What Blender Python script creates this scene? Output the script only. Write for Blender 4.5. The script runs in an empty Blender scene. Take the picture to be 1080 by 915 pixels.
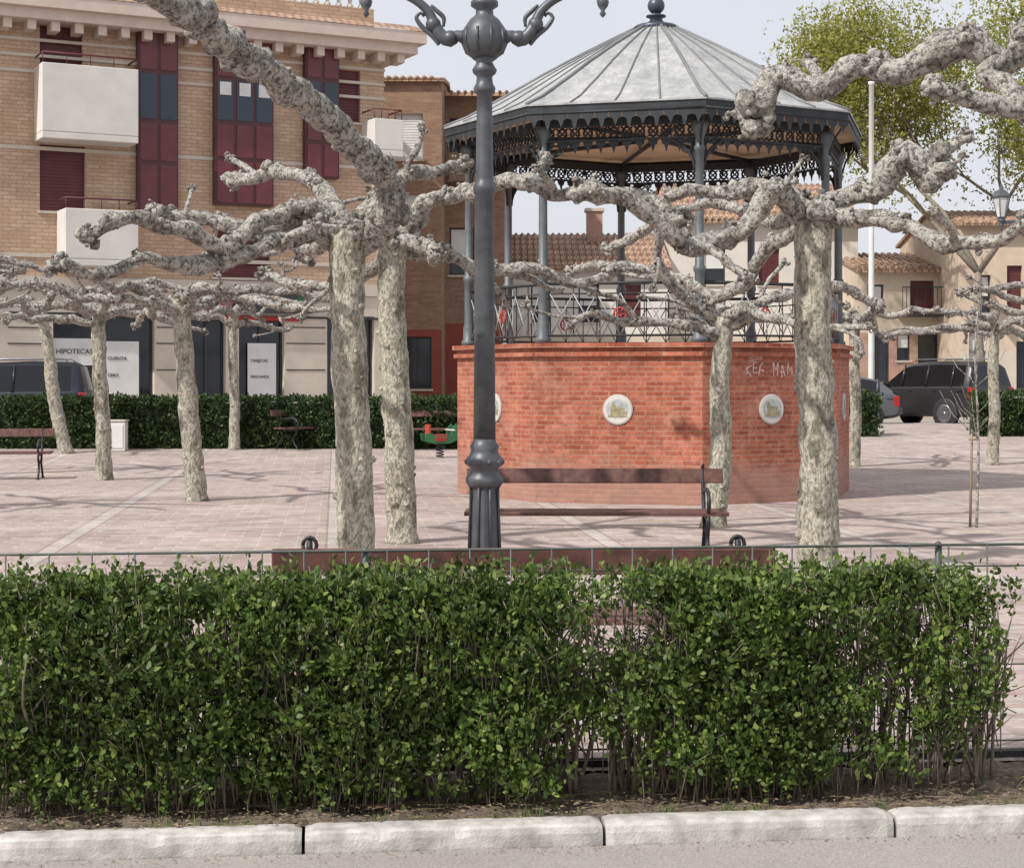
import bpy, math, random
import numpy as np
from mathutils import Matrix, Vector, noise
R=random.Random(11)
F=1800.0; EYE=1.7; HX=540.0; HY=398.0
def gz(y):
    t=max(0,min(1,(y-30)/16.0)); return .4*t*t*(3-2*t)
def W(px,py,d): return ((px-HX)/F*d, d, EYE-(py-HY)/F*d)
def gd(py):
    a,b=3.,80.
    for _ in range(50):
        m=(a+b)/2
        if (EYE-gz(m))*F/m>(py-HY): a=m
        else: b=m
    return a
scene=bpy.context.scene
# ---------------------------------------------------------------- materials
def nt(name):
    m=bpy.data.materials.new(name); m.use_nodes=True
    n=m.node_tree.nodes; l=m.node_tree.links
    return m,n,l,n['Principled BSDF']
def mixc(n,l,fac,a,b,mode='MIX'):
    x=n.new('ShaderNodeMix'); x.data_type='RGBA'; x.blend_type=mode
    for s,v in ((x.inputs[0],fac),(x.inputs[6],a),(x.inputs[7],b)):
        if hasattr(v,'is_output'): l.new(v,s)
        elif isinstance(v,(int,float)): s.default_value=v
        else: s.default_value=(v[0],v[1],v[2],1)
    return x.outputs[2]
def noi(n,l,co,scale,detail=4,rough=.6):
    x=n.new('ShaderNodeTexNoise'); x.inputs['Scale'].default_value=scale; x.inputs['Detail'].default_value=min(detail,4)
    x.inputs['Roughness'].default_value=rough
    l.new(co,x.inputs['Vector']); return x.outputs['Fac']
def ramp(n,l,fac,stops,interp='LINEAR'):
    x=n.new('ShaderNodeValToRGB'); x.color_ramp.interpolation=interp
    cr=x.color_ramp
    while len(cr.elements)<len(stops): cr.elements.new(.5)
    for e,(p,c) in zip(cr.elements,stops):
        e.position=p; e.color=(c,c,c,1) if isinstance(c,(int,float)) else (c[0],c[1],c[2],1)
    l.new(fac,x.inputs[0]); return x.outputs[0]
def bump(n,l,b,h,strength,dist=.02):
    x=n.new('ShaderNodeBump'); x.inputs['Strength'].default_value=strength; x.inputs['Distance'].default_value=dist
    l.new(h,x.inputs['Height']); l.new(x.outputs[0],b.inputs['Normal'])
def coord(n,kind='Object'):
    return n.new('ShaderNodeTexCoord').outputs[kind]
def M(name,c,rough=.8,metal=0,var=.2,scale=3,bs=0,bscale=60,bd=.01):
    m,n,l,b=nt(name); co=coord(n)
    f=noi(n,l,co,scale,5)
    f=ramp(n,l,f,[(.3,0),(.7,1)])
    col=mixc(n,l,f,[x*(1-var) for x in c],[min(1,x*(1+var)) for x in c])
    l.new(col,b.inputs['Base Color']); b.inputs['Roughness'].default_value=rough; b.inputs['Metallic'].default_value=metal
    if bs: bump(n,l,b,noi(n,l,co,bscale,4),bs,bd)
    return m
def brickM(name,c1,c2,mo,bw,rh,ms,kind='UV',stain=.3,rough=.9,bs=.5,dirt=None,fine=.82,bias=0,blotch=None):
    m,n,l,b=nt(name); co=coord(n,kind)
    t=n.new('ShaderNodeTexBrick'); l.new(co,t.inputs['Vector'])
    for k,v in (('Color1',c1),('Color2',c2),('Mortar',mo)): t.inputs[k].default_value=(*v,1)
    t.inputs['Scale'].default_value=1; t.inputs['Mortar Size'].default_value=ms; t.inputs['Brick Width'].default_value=bw
    t.inputs['Row Height'].default_value=rh; t.inputs['Mortar Smooth'].default_value=.3; t.inputs['Bias'].default_value=bias
    oc=coord(n,'Object')
    f=ramp(n,l,noi(n,l,oc,1.1,5,.65),[(.25,1-stain),(.7,1.12)])
    col=mixc(n,l,1.0,t.outputs['Color'],f,'MULTIPLY')
    f2=ramp(n,l,noi(n,l,oc,14,4,.7),[(.3,fine),(.7,1.14)])
    col=mixc(n,l,1.0,col,f2,'MULTIPLY')
    if blotch:
        f3=ramp(n,l,noi(n,l,oc,2.7,5,.75),[(.50,0),(.72,.65)]); col=mixc(n,l,f3,col,blotch)
    if dirt:
        s=n.new('ShaderNodeSeparateXYZ'); l.new(oc,s.inputs[0])
        a=n.new('ShaderNodeMath'); a.operation='MULTIPLY_ADD'; l.new(noi(n,l,oc,2.5,5),a.inputs[0]); a.inputs[1].default_value=-.7; l.new(s.outputs[2],a.inputs[2])
        g=ramp(n,l,a.outputs[0],[(0,1),(.3,0)])
        g2=n.new('ShaderNodeMath'); g2.operation='MULTIPLY'; l.new(g,g2.inputs[0]); g2.inputs[1].default_value=.6
        col=mixc(n,l,g2.outputs[0],col,dirt)
    l.new(col,b.inputs['Base Color']); b.inputs['Roughness'].default_value=rough
    iv=n.new('ShaderNodeMath'); iv.operation='SUBTRACT'; iv.inputs[0].default_value=1; l.new(t.outputs['Fac'],iv.inputs[1])
    bump(n,l,b,iv.outputs[0],bs,.008)
    return m
def glassM(name,c=(.02,.025,.03),rough=.08):
    m,n,l,b=nt(name); b.inputs['Base Color'].default_value=(*c,1); b.inputs['Roughness'].default_value=rough
    b.inputs['Specular IOR Level'].default_value=.5
    bump(n,l,b,noi(n,l,coord(n),1.5,2),.08,.02)
    return m
def leafM(name,ca,cb,cc,rough=.4,trans=.15,spec=.5,mid=.55,lo=.7):
    m,n,l,b=nt(name)
    g=n.new('ShaderNodeNewGeometry')
    c=ramp(n,l,g.outputs['Random Per Island'],[(0,ca),(mid,cb),(1,cc)])
    f=ramp(n,l,noi(n,l,coord(n),3.0,3),[(.3,lo),(.7,1.25)])
    c=mixc(n,l,1.0,c,f,'MULTIPLY')
    l.new(c,b.inputs['Base Color']); b.inputs['Roughness'].default_value=rough; b.inputs['Specular IOR Level'].default_value=spec
    tr=n.new('ShaderNodeBsdfTranslucent'); l.new(c,tr.inputs[0])
    mx=n.new('ShaderNodeMixShader'); mx.inputs[0].default_value=trans
    l.new(b.outputs[0],mx.inputs[1]); l.new(tr.outputs[0],mx.inputs[2])
    l.new(mx.outputs[0],n['Material Output'].inputs[0])
    return m
def trunkM():
    m,n,l,b=nt('plane_bark_trunk'); co=coord(n)
    mp=n.new('ShaderNodeMapping'); mp.inputs['Scale'].default_value=(1,1,.5); l.new(co,mp.inputs[0]); v=mp.outputs[0]
    a=noi(n,l,v,7,5,.66)
    c=ramp(n,l,a,[(0,(.12,.115,.085)),(.38,(.19,.18,.135)),(.44,(.34,.32,.25)),(.51,(.50,.47,.38)),(.56,(.27,.26,.195)),(.64,(.52,.49,.40))],'EASE')
    d=ramp(n,l,noi(n,l,v,40,4,.75),[(.35,.42),(.55,1.05)])
    c=mixc(n,l,1.0,c,d,'MULTIPLY')
    l.new(c,b.inputs['Base Color']); b.inputs['Roughness'].default_value=.85
    h=noi(n,l,v,22,5,.7); bump(n,l,b,h,.9,.035)
    return m
def limbM():
    m,n,l,b=nt('plane_bark_limb'); co=coord(n)
    a=noi(n,l,co,6,5,.68)
    c=ramp(n,l,a,[(.28,(.19,.17,.145)),(.43,(.34,.315,.275)),(.54,(.56,.53,.475)),(.70,(.40,.375,.33))])
    d=ramp(n,l,noi(n,l,co,26,5,.8),[(.40,.20),(.54,1.08)])
    c=mixc(n,l,1.0,c,d,'MULTIPLY')
    l.new(c,b.inputs['Base Color']); b.inputs['Roughness'].default_value=.92
    bump(n,l,b,noi(n,l,co,26,5,.78),1.0,.045)
    return m
MT,ML=trunkM(),limbM()
iron=M('dark_iron',(.085,.092,.102),.45,.25,.3,6,.2,90,.004)
black=M('black_iron',(.025,.027,.03),.5,.2,.2,6,.2,80,.004)
fencem=M('fence_paint',(.08,.095,.085),.5,.1,.25,6)
ironb=M('kiosk_paint',(.115,.133,.143),.5,.1,.25,5,.15,60,.004)
kdark=M('kiosk_dark_metal',(.028,.032,.036),.55,.2,.3,5,.2,60,.004)
wood=M('bench_wood',(.12,.055,.042),.6,0,.45,12,.4,50,.004)
concrete=M('kerb_concrete',(.45,.43,.40),.9,0,.35,9,.5,90,.008)
glass=glassM('window_glass')
shut=M('maroon_shutter',(.12,.028,.032),.6,0,.2,2)
white=M('white_paint',(.68,.68,.66),.7,0,.08,2)
cream=M('cream_render',(.60,.51,.40),.9,0,.12,1.2,.2,40,.01)
stone=M('pale_stone',(.56,.50,.42),.85,0,.1,1.5,.2,30,.01)
darkf=M('dark_frame',(.03,.032,.036),.5,0,.2,3)
# ---------------------------------------------------------------- mesh builder
class MB:
    def __init__(s): s.v=[];s.f=[];s.m=[];s.s=[]
    def add(s,vs,fs,mat=0,sm=False):
        o=len(s.v); s.v.extend([(float(a[0]),float(a[1]),float(a[2])) for a in vs])
        for f in fs: s.f.append([i+o for i in f])
        s.m.extend([mat]*len(fs)); s.s.extend([sm]*len(fs))
    def box(s,x0,x1,y0,y1,z0,z1,mat=0,T=None):
        vs=[Vector(p) for p in ((x0,y0,z0),(x1,y0,z0),(x1,y1,z0),(x0,y1,z0),(x0,y0,z1),(x1,y0,z1),(x1,y1,z1),(x0,y1,z1))]
        if T: vs=[T@p for p in vs]
        s.add(vs,[(0,3,2,1),(4,5,6,7),(0,1,5,4),(1,2,6,5),(2,3,7,6),(3,0,4,7)],mat)
    def lathe(s,prof,n=16,c=(0,0,0),mat=0,sm=True,T=None,ph=0):
        vs=[];fs=[]
        for r,z in prof:
            for i in range(n):
                a=2*math.pi*i/n+ph; p=Vector((r*math.cos(a),r*math.sin(a),z))
                if T: p=T@p
                vs.append((p[0]+c[0],p[1]+c[1],p[2]+c[2]))
        for j in range(len(prof)-1):
            for i in range(n):
                k=(i+1)%n; fs.append((j*n+i,j*n+k,(j+1)*n+k,(j+1)*n+i))
        fs.append(tuple(range(n))[::-1]); fs.append(tuple((len(prof)-1)*n+i for i in range(n)))
        s.add(vs,fs,mat,sm)
    def ball(s,c,r,mat=0,n=14,sz=1):
        s.lathe([(r*math.sin(math.pi*k/8)+1e-4,-r*sz*math.cos(math.pi*k/8)) for k in range(9)],n,c,mat)
    def tube(s,P,mat=0,n=8,lump=0,seed=0,sm=True,freq=7):
        P=np.asarray(P,float); m=len(P); T=np.gradient(P[:,:3],axis=0); T/=np.linalg.norm(T,axis=1)[:,None]+1e-9
        ref=np.array([0,0,1.]) if abs(T[0][2])<.9 else np.array([1.,0,0])
        N=np.cross(T[0],ref); N/=np.linalg.norm(N); ang=np.arange(n)*2*math.pi/n
        vs=[]
        for i in range(m):
            N=N-T[i]*np.dot(N,T[i]); N/=np.linalg.norm(N)+1e-9; B=np.cross(T[i],N)
            ring=P[i,:3]+P[i,3]*(np.cos(ang)[:,None]*N+np.sin(ang)[:,None]*B)
            if lump:
                for q in ring:
                    h=noise.noise(Vector((q[0]*freq+seed,q[1]*freq,q[2]*freq)))+.6*noise.noise(Vector((q[0]*freq*2.7,q[1]*freq*2.7+seed,q[2]*freq*2.7)))
                    vs.append(P[i,:3]+(q-P[i,:3])*(1+lump*h))
            else: vs.extend(ring)
        fs=[(j*n+i,j*n+(i+1)%n,(j+1)*n+(i+1)%n,(j+1)*n+i) for j in range(m-1) for i in range(n)]
        fs.append(tuple(range(n))[::-1]); fs.append(tuple((m-1)*n+i for i in range(n)))
        s.add(vs,fs,mat,sm)
    def obj(s,name,mats,parent=None,T=None,uv=True,bevel=0):
        me=bpy.data.meshes.new(name); me.from_pydata(s.v,[],s.f)
        for m in mats: me.materials.append(m)
        me.polygons.foreach_set('material_index',s.m); me.polygons.foreach_set('use_smooth',s.s)
        if uv and len(s.f)<60000:
            u=me.uv_layers.new(name='UVMap'); d=np.zeros(len(me.loops)*2)
            for p in me.polygons:
                nn=p.normal
                if abs(nn.z)>.93: ax=Vector((1,0,0)); ay=Vector((0,1,0))
                else:
                    ax=Vector((-nn.y,nn.x,0)).normalized(); ay=nn.cross(ax) if abs(nn.z)>.2 else Vector((0,0,1))
                for li in p.loop_indices:
                    q=me.vertices[me.loops[li].vertex_index].co
                    d[2*li]=q.dot(ax); d[2*li+1]=q.dot(ay)
            u.data.foreach_set('uv',d)
        me.update()
        o=bpy.data.objects.new(name,me); scene.collection.objects.link(o)
        if T is not None: o.matrix_world=T
        if parent: o.parent=parent
        if bevel:
            b=o.modifiers.new('bevel','BEVEL'); b.width=bevel; b.segments=2; b.limit_method='ANGLE'
        return o
def empty(name,loc=(0,0,0),rz=0,sc=1):
    o=bpy.data.objects.new(name,None); scene.collection.objects.link(o); o.location=loc; o.rotation_euler=(0,0,rz); o.scale=(sc,sc,sc)
    o.empty_display_size=.2; return o
def npmesh(name,V,n,mats,parent=None,smooth=False):
    me=bpy.data.meshes.new(name); V=V.reshape(-1,3); k=len(V)//n
    me.vertices.add(len(V)); me.vertices.foreach_set('co',V.ravel())
    me.loops.add(len(V)); me.loops.foreach_set('vertex_index',np.arange(len(V)))
    me.polygons.add(k); me.polygons.foreach_set('loop_start',np.arange(k)*n)
    me.materials.append(mats); me.update(calc_edges=True); me.validate()
    o=bpy.data.objects.new(name,me); scene.collection.objects.link(o)
    if parent: o.parent=parent
    return o
def catmull(pts,step):
    P=np.asarray(pts,float); P=np.vstack([2*P[0]-P[1],P,2*P[-1]-P[-2]]); out=[]
    for i in range(1,len(P)-2):
        L=np.linalg.norm(P[i+1,:3]-P[i,:3]); k=max(1,int(L/step))
        for j in range(k):
            t=j/k; a,b,c,d=P[i-1],P[i],P[i+1],P[i+2]
            out.append(.5*((2*b)+(c-a)*t+(2*a-5*b+4*c-d)*t*t+(3*b-a-3*c+d)*t**3))
    out.append(P[-2]); o=np.array(out); o[:,3]=np.maximum(o[:,3],.003); return o
def text(name,body,size,T,mat,parent,ext=.004):
    c=bpy.data.curves.new(name,'FONT'); c.body=body; c.size=size; c.extrude=ext
    o=bpy.data.objects.new(name,c); scene.collection.objects.link(o); c.materials.append(mat)
    o.parent=parent; o.matrix_local=T; return o
def TX(x,y,z): return Matrix.Translation((x,y,z))@Matrix.Rotation(math.pi/2,4,'X')
# ---------------------------------------------------------------- blobs / trees
import bmesh
def ico(sub):
    b=bmesh.new(); bmesh.ops.create_icosphere(b,subdivisions=sub,radius=1)
    v=np.array([x.co[:] for x in b.verts]); f=[[q.index for q in x.verts] for x in b.faces]; b.free(); return v,f
ICO={}
for sub in (1,2,3):
    v,f=ico(sub); L=[]
    for s in range(8):
        h=np.array([1+.42*noise.noise(Vector(q)*2.3+Vector((s*9,0,0)))+.38*noise.noise(Vector(q)*5.0+Vector((s*5,3,0))) for q in v])
        L.append(v*h[:,None])
    ICO[sub]=(L,f)
def blob(mb,c,r,q=2,mat=1):
    L,f=ICO[q]; v=L[R.randrange(8)]
    a,b,g=[R.uniform(0,6.28) for _ in range(3)]
    m=np.array(Matrix.Rotation(a,3,'X')@Matrix.Rotation(b,3,'Y')@Matrix.Rotation(g,3,'Z'))
    mb.add(v@m.T*np.array([r*R.uniform(.8,1.25),r*R.uniform(.8,1.25),r*R.uniform(.7,1.1)])+np.array(c),f,mat,True)
def cluster(mb,c,r,k,q):
    for _ in range(k):
        o=np.array([R.gauss(0,1),R.gauss(0,1),R.gauss(0,.8)]); o/=max(1,np.linalg.norm(o)/1.4); o*=r*.5
        blob(mb,np.array(c)+o,r*R.uniform(.28,.5),q)
    for _ in range(k):
        o=np.array([R.gauss(0,1),R.gauss(0,1),R.gauss(.1,.9)]); o/=np.linalg.norm(o); o*=r*R.uniform(.75,1.0)
        blob(mb,np.array(c)+o,r*R.uniform(.12,.22),1)
def limb(mb,pts,q=2,sub=1,knob=1.0,n=10,step=.07,depth=0):
    P=catmull(pts,step)
    for i in range(1,len(P)):
        s=P[i,:3]; k=.5*P[i,3]
        P[i,:3]=s+k*np.array([noise.noise(Vector(s)*3.4),noise.noise(Vector(s)*3.4+Vector((7,0,0))),noise.noise(Vector(s)*3.4+Vector((0,9,0)))])*2
        P[i,3]*=1+.34*noise.noise(Vector(s)*4.5+Vector((3,3,9)))
    mb.tube(P,1,n,.33,R.uniform(0,50),True,6/ max(.5,P[0,3]*10)+2.5)
    L=0; nxt=R.uniform(.3,.55)
    for i in range(1,len(P)):
        L+=np.linalg.norm(P[i,:3]-P[i-1,:3]); r=P[i,3]
        for _ in range(2):
            if R.random()<.26*knob:
                d=np.array([R.gauss(0,1),R.gauss(0,1),R.gauss(.2,1)]); d/=np.linalg.norm(d)
                blob(mb,P[i,:3]+d*r*.9,r*R.uniform(.22,.46),max(1,q-1))
        if L>nxt:
            nxt=L+R.uniform(.4,.8); cluster(mb,P[i,:3]+np.array([0,0,r*.2]),r*R.uniform(1.3,1.7),int(5*knob)+2,q)
        if sub and depth<2 and R.random()<.068*sub and i>3:
            T=P[i,:3]-P[i-2,:3]; T/=np.linalg.norm(T)+1e-9
            side=np.array([-T[1],T[0],0])*R.choice([-1,1]); d=T*R.uniform(.3,.9)+side*R.uniform(.5,1)+np.array([0,0,R.uniform(-.3,.35)])
            d/=np.linalg.norm(d); ln=R.uniform(.4,.9)*(1-.3*depth); pp=[(*P[i,:3],r*.68)]
            cur=P[i,:3].copy(); rr=max(r*.58,.021)
            for k in range(3):
                d=d+np.array([R.gauss(0,.3),R.gauss(0,.3),R.gauss(0,.22)]); d/=np.linalg.norm(d)
                cur=cur+d*ln/3; rr*=.88; pp.append((*cur,rr))
            limb(mb,pp,q,sub*.6,knob,max(6,n-2),step,depth+1)
    cluster(mb,P[-1,:3],max(P[-1,3]*2.0,.058),10 if depth==0 else 7,q)
def trunk(mb,pts,q,hero):
    P=catmull(pts,.07); P[0,3]*=1.25; P[1,3]*=1.12
    mb.tube(P,0,20 if hero else 12,.17,R.uniform(0,50),True,4.5)
    for i in range(2,len(P)):
        for _ in range(2):
            if R.random()<(.5 if hero else .2):
                a=R.uniform(0,6.28); r=P[i,3]
                blob(mb,P[i,:3]+np.array([math.cos(a),math.sin(a),0])*r*.95,r*R.uniform(.10,.25),q,0)
    return P
def plane_tree(base_px,base_py,top_px,top_py,rb,rt,limbs=(),nrand=6,span=2.2,q=2,sub=1,d=None,r0=.10,knob=1.0,n=10,step=.07,az0=0,rise=.25):
    d=d or gd(base_py); b=((base_px-HX)/F*d,d,gz(d)-.03); t=W(top_px,top_py,d)
    mb=MB(); w=(t[0]-b[0])*.12
    m1=[b[i]+(t[i]-b[i])*.35 for i in range(3)]; m2=[b[i]+(t[i]-b[i])*.7 for i in range(3)]
    trunk(mb,[(*b,rb),(m1[0]+w+.02,m1[1],m1[2],rb*.92),(m2[0]-w*.5-.02,m2[1],m2[2],(rb*.45+rt*.5)),(*t,rt)],q,len(limbs)>0)
    cluster(mb,t,rt*1.35,9,q)
    for L in limbs:
        pts=L[0]; ra,rb2=L[1],L[2]; k=len(pts)
        pp=[(*W(p[0],p[1],p[2]),ra+(rb2-ra)*i/(k-1)) for i,p in enumerate(pts)]
        limb(mb,pp,q,sub,knob,n,step)
    for i in range(nrand):
        a=az0+2*math.pi*(i+R.uniform(-.3,.3))/max(1,nrand); dr=np.array([math.cos(a),math.sin(a),0])
        cur=np.array(t)-np.array([0,0,R.uniform(0,.25)]); pp=[(*cur,r0)]; L=span*R.uniform(.7,1.1); z=R.uniform(.0,rise*2)
        for k in range(5):
            dr=dr+np.array([R.gauss(0,.28),R.gauss(0,.28),0]); dr[2]=(z if k==0 else R.gauss(0,.22)); dr/=np.linalg.norm(dr)
            cur=cur+dr*L/5; pp.append((*cur,r0*(1-.10*(k+1))))
        limb(mb,pp,q,sub,knob,n,step)
    return mb.obj('plane_tree',[MT,ML],uv=False)
# hero trees
plane_tree(376,612,366,240,.165,.145,[
 ([(372,262,14.4),(412,225,14.1),(392,172,13.7),(350,132,13.2),(300,92,12.5),(258,62,11.8),(222,38,11.2),(185,8,10.7),(120,-28,10.1)],.125,.088),
 ([(362,245,14.4),(320,220,14.2),(272,232,13.8),(232,258,13.5),(180,240,13.2),(135,232,12.9),(100,246,12.7)],.085,.05),
 ([(362,235,14.4),(335,198,14.6),(290,182,15.2),(245,192,15.6)],.075,.055),
 ([(362,255,14.4),(305,248,14.0),(255,270,13.6),(200,282,13.3),(155,270,13.0),(108,288,12.7),(60,280,12.4)],.078,.042),
 ([(375,235,14.4),(430,185,14.9),(490,176,15.4)],.075,.055),
 ([(362,250,14.4),(325,262,15.2),(280,250,16),(235,236,16.8),(180,225,17.4)],.065,.042),
],nrand=1,span=1.7,q=2,d=14.3,n=14,step=.05,az0=1.2,sub=.7)
plane_tree(424,572,412,255,.165,.14,[
 ([(412,255,17.8),(450,218,17.5),(500,205,17),(545,192,16.6),(600,206,16.3),(645,203,16),(690,216,15.8),(722,232,15.6)],.095,.065),
 ([(412,262,17.8),(470,268,17.9),(520,288,18),(560,280,18.1),(605,300,18.2),(650,285,18.3)],.075,.05),
 ([(410,265,17.8),(380,292,18),(330,302,18.2),(280,292,18.5)],.07,.05),
],nrand=3,span=1.9,q=2,n=12,step=.055,r0=.08,sub=.75)
plane_tree(862,600,858,222,.18,.155,[
 ([(852,225,14.8),(820,206,14.6),(780,238,14.3),(742,262,14),(705,243,13.8),(665,215,13.6),(618,200,13.4)],.10,.065),
 ([(862,218,14.8),(902,206,14.8),(935,192,14.7),(955,168,14.6),(985,172,14.5)],.115,.09),
 ([(866,225,14.8),(915,225,14.6),(960,240,14.4),(1000,262,14.2),(1050,250,14),(1085,232,13.8)],.085,.05),
 ([(852,232,14.8),(815,262,15.2),(780,300,15.6),(745,318,15.8)],.07,.05),
 ([(852,228,14.8),(805,232,16),(760,212,16.8),(700,232,17.6),(640,262,18)],.065,.042),
],nrand=1,span=1.7,q=2,d=14.8,n=14,step=.05,az0=1.4,sub=.7)
# tree just outside the right edge reaching into view
plane_tree(1250,700,1245,90,.19,.17,[
 ([(1245,90,10.6),(1180,40,10.7),(1110,25,10.8),(1062,58,10.9),(1012,50,11),(960,76,11.1),(905,76,11.2),(862,92,11.3),(822,84,11.4),(790,122,11.5)],.105,.078),
 ([(1062,58,10.9),(1040,80,10.8),(1078,110,10.7),(1100,115,10.6)],.08,.065),
],nrand=3,span=1.6,q=2,d=10.6,n=14,step=.05,az0=-1.0,sub=.2)
plane_tree(752,556,766,335,.135,.10,[
 ([(766,335,19.5),(735,322,19.3),(695,275,19),(700,225,18.8)],.075,.05),
 ([(766,335,19.5),(820,312,19.6),(880,302,19.8),(925,322,20)],.07,.045),
 ([(766,330,19.5),(730,300,20.3),(660,280,21),(600,285,21.5)],.065,.045),
],nrand=4,span=2.0,q=2,n=10,step=.07,r0=.068)
for bp,by,tp,ty,rb,nr,sp in ((208,528,190,315,.15,7,2.4),(110,506,104,328,.14,7,2.4),(70,478,42,322,.15,6,2.4),(247,474,246,330,.12,6,2.2),
                       (1046,490,1050,345,.12,8,2.3),(-20,500,-6,300,.15,7,2.4),(1180,520,1175,322,.14,8,2.4),(900,492,903,330,.12,6,2.2),(-150,540,-150,300,.16,8,2.5)):
    plane_tree(bp,by,tp,ty,rb,rb*.8,[],nrand=nr,span=sp,q=1,sub=.85,r0=.078,knob=1.0,n=8,step=.1,az0=R.random(),rise=.36)
# young sapling with stake
def sapling():
    d=gd(556); x=(1030-HX)/F*d; mb=MB()
    mb.tube(catmull([(x,d,0,.018),(x+.02,d,1.0,.014),(x-.02,d,2.0,.01),(x+.02,d,2.5,.005)],.2),0,6)
    mb.tube([(x-.06,d+.05,0,.016),(x-.04,d+.05,1.1,.014)],1,6)
    for i in range(22):
        z=R.uniform(1.0,2.4); a=R.uniform(0,6.28); l=R.uniform(.2,.55)
        mb.tube([(x,d,z,.006),(x+math.cos(a)*l*.5,d+math.sin(a)*l*.5,z+l*.45,.004),(x+math.cos(a)*l*.8,d+math.sin(a)*l*.8,z+l,.002)],0,4)
    mb.tube([(x-.09,d,1.0,.012),(x+.03,d,1.0,.012)],1,5)
    mb.obj('sapling_tree',[ML,M('stake_wood',(.25,.19,.13))],uv=False)
sapling()
# ---------------------------------------------------------------- ground
def asphaltM():
    m,n,l,b=nt('asphalt'); co=coord(n)
    c=mixc(n,l,ramp(n,l,noi(n,l,co,.8,5),[(.3,0),(.7,1)]),(.30,.275,.25),(.38,.35,.32))
    c=mixc(n,l,1.0,c,ramp(n,l,noi(n,l,co,120,3,.8),[(.3,.6),(.65,1.2)]),'MULTIPLY')
    l.new(c,b.inputs['Base Color']); b.inputs['Roughness'].default_value=.95; bump(n,l,b,noi(n,l,co,150,3,.8),.6,.006); return m
def soilM():
    m,n,l,b=nt('soil'); co=coord(n)
    c=ramp(n,l,noi(n,l,co,9,5,.8),[(.3,(.10,.075,.055)),(.5,(.20,.155,.115)),(.7,(.35,.29,.23))])
    l.new(c,b.inputs['Base Color']); b.inputs['Roughness'].default_value=1; bump(n,l,b,noi(n,l,co,45,5,.8),1,.03); return m
def paverM():
    m,n,l,b=nt('paving'); co=coord(n)
    mp=n.new('ShaderNodeMapping'); mp.inputs['Rotation'].default_value=(0,0,math.radians(-5.9)); l.new(co,mp.inputs[0]); v=mp.outputs[0]
    t=n.new('ShaderNodeTexBrick'); l.new(v,t.inputs['Vector'])
    for k,c in (('Color1',(.33,.245,.215)),('Color2',(.43,.35,.315)),('Mortar',(.43,.395,.365))): t.inputs[k].default_value=(*c,1)
    t.inputs['Scale'].default_value=1; t.inputs['Mortar Size'].default_value=.014; t.inputs['Brick Width'].default_value=.4; t.inputs['Row Height'].default_value=.2
    t.inputs['Mortar Smooth'].default_value=.4
    col=t.outputs['Color']
    s=n.new('ShaderNodeSeparateXYZ'); l.new(v,s.inputs[0])
    fac=None;fac2=None
    for k,per in ((0,2.8),(1,2.8)):
        a=n.new('ShaderNodeMath'); a.operation='PINGPONG'; a.inputs[1].default_value=per/2; l.new(s.outputs[k],a.inputs[0])
        g=n.new('ShaderNodeMath'); g.operation='LESS_THAN'; g.inputs[1].default_value=.08; l.new(a.outputs[0],g.inputs[0])
        a2=n.new('ShaderNodeMath'); a2.operation='COMPARE'; a2.inputs[1].default_value=.095; a2.inputs[2].default_value=.012; l.new(a.outputs[0],a2.inputs[0])
        if fac is None: fac=g.outputs[0]; fac2=a2.outputs[0]
        else:
            mm=n.new('ShaderNodeMath'); mm.operation='MAXIMUM'; l.new(fac,mm.inputs[0]); l.new(g.outputs[0],mm.inputs[1]); fac=mm.outputs[0]
            mm=n.new('ShaderNodeMath'); mm.operation='MAXIMUM'; l.new(fac2,mm.inputs[0]); l.new(a2.outputs[0],mm.inputs[1]); fac2=mm.outputs[0]
    mu=n.new('ShaderNodeMath'); mu.operation='MULTIPLY'; l.new(fac,mu.inputs[0]); mu.inputs[1].default_value=.55
    col=mixc(n,l,mu.outputs[0],col,(.46,.43,.40))
    mu=n.new('ShaderNodeMath'); mu.operation='MULTIPLY'; l.new(fac2,mu.inputs[0]); mu.inputs[1].default_value=.6
    col=mixc(n,l,mu.outputs[0],col,(.20,.15,.13))
    col=mixc(n,l,1.0,col,ramp(n,l,noi(n,l,co,.45,5,.7),[(.3,.78),(.65,1.12)]),'MULTIPLY')
    col=mixc(n,l,1.0,col,ramp(n,l,noi(n,l,co,4,5,.8),[(.32,.74),(.62,1.12)]),'MULTIPLY')
    l.new(col,b.inputs['Base Color']); b.inputs['Roughness'].default_value=.85
    iv=n.new('ShaderNodeMath'); iv.operation='SUBTRACT'; iv.inputs[0].default_value=1; l.new(t.outputs['Fac'],iv.inputs[1])
    bump(n,l,b,iv.outputs[0],.5,.006)
    return m
asph=asphaltM(); soil=soilM(); pav=paverM()
CA,SA=math.cos(math.radians(5.9)),math.sin(math.radians(5.9))
def FR(u,v): return (u*CA-v*SA, 6.59+u*SA+v*CA)
def sheet(name,us,vs,zf,mat,rot=True):
    mb=MB(); V=[]
    for v in vs:
        for u in us:
            x,y=FR(u,v) if rot else (u,v); V.append((x,y,zf(x,y)))
    n=len(us); F_=[(j*n+i,j*n+i+1,(j+1)*n+i+1,(j+1)*n+i) for j in range(len(vs)-1) for i in range(n-1)]
    mb.add(V,F_,0,True); return mb.obj(name,[mat],uv=False)
sheet('ground',[-600,-200,-60,-30,0,30,60,200,600],[-60,0,20]+list(range(28,50,2))+[60,90,150,300,800],lambda x,y:gz(y)-.108,M('ground_earth',(.28,.26,.22),.95,0,.2,.3),False)
sheet('road',[-150,-40,-10,0,10,40,150],[-12,-4,-.14],lambda x,y:-.078,asph)
sheet('road',[-150,-40,0,40,150],[48,50,55,60,66],lambda x,y:gz(y)-.1,asph,False)
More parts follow.
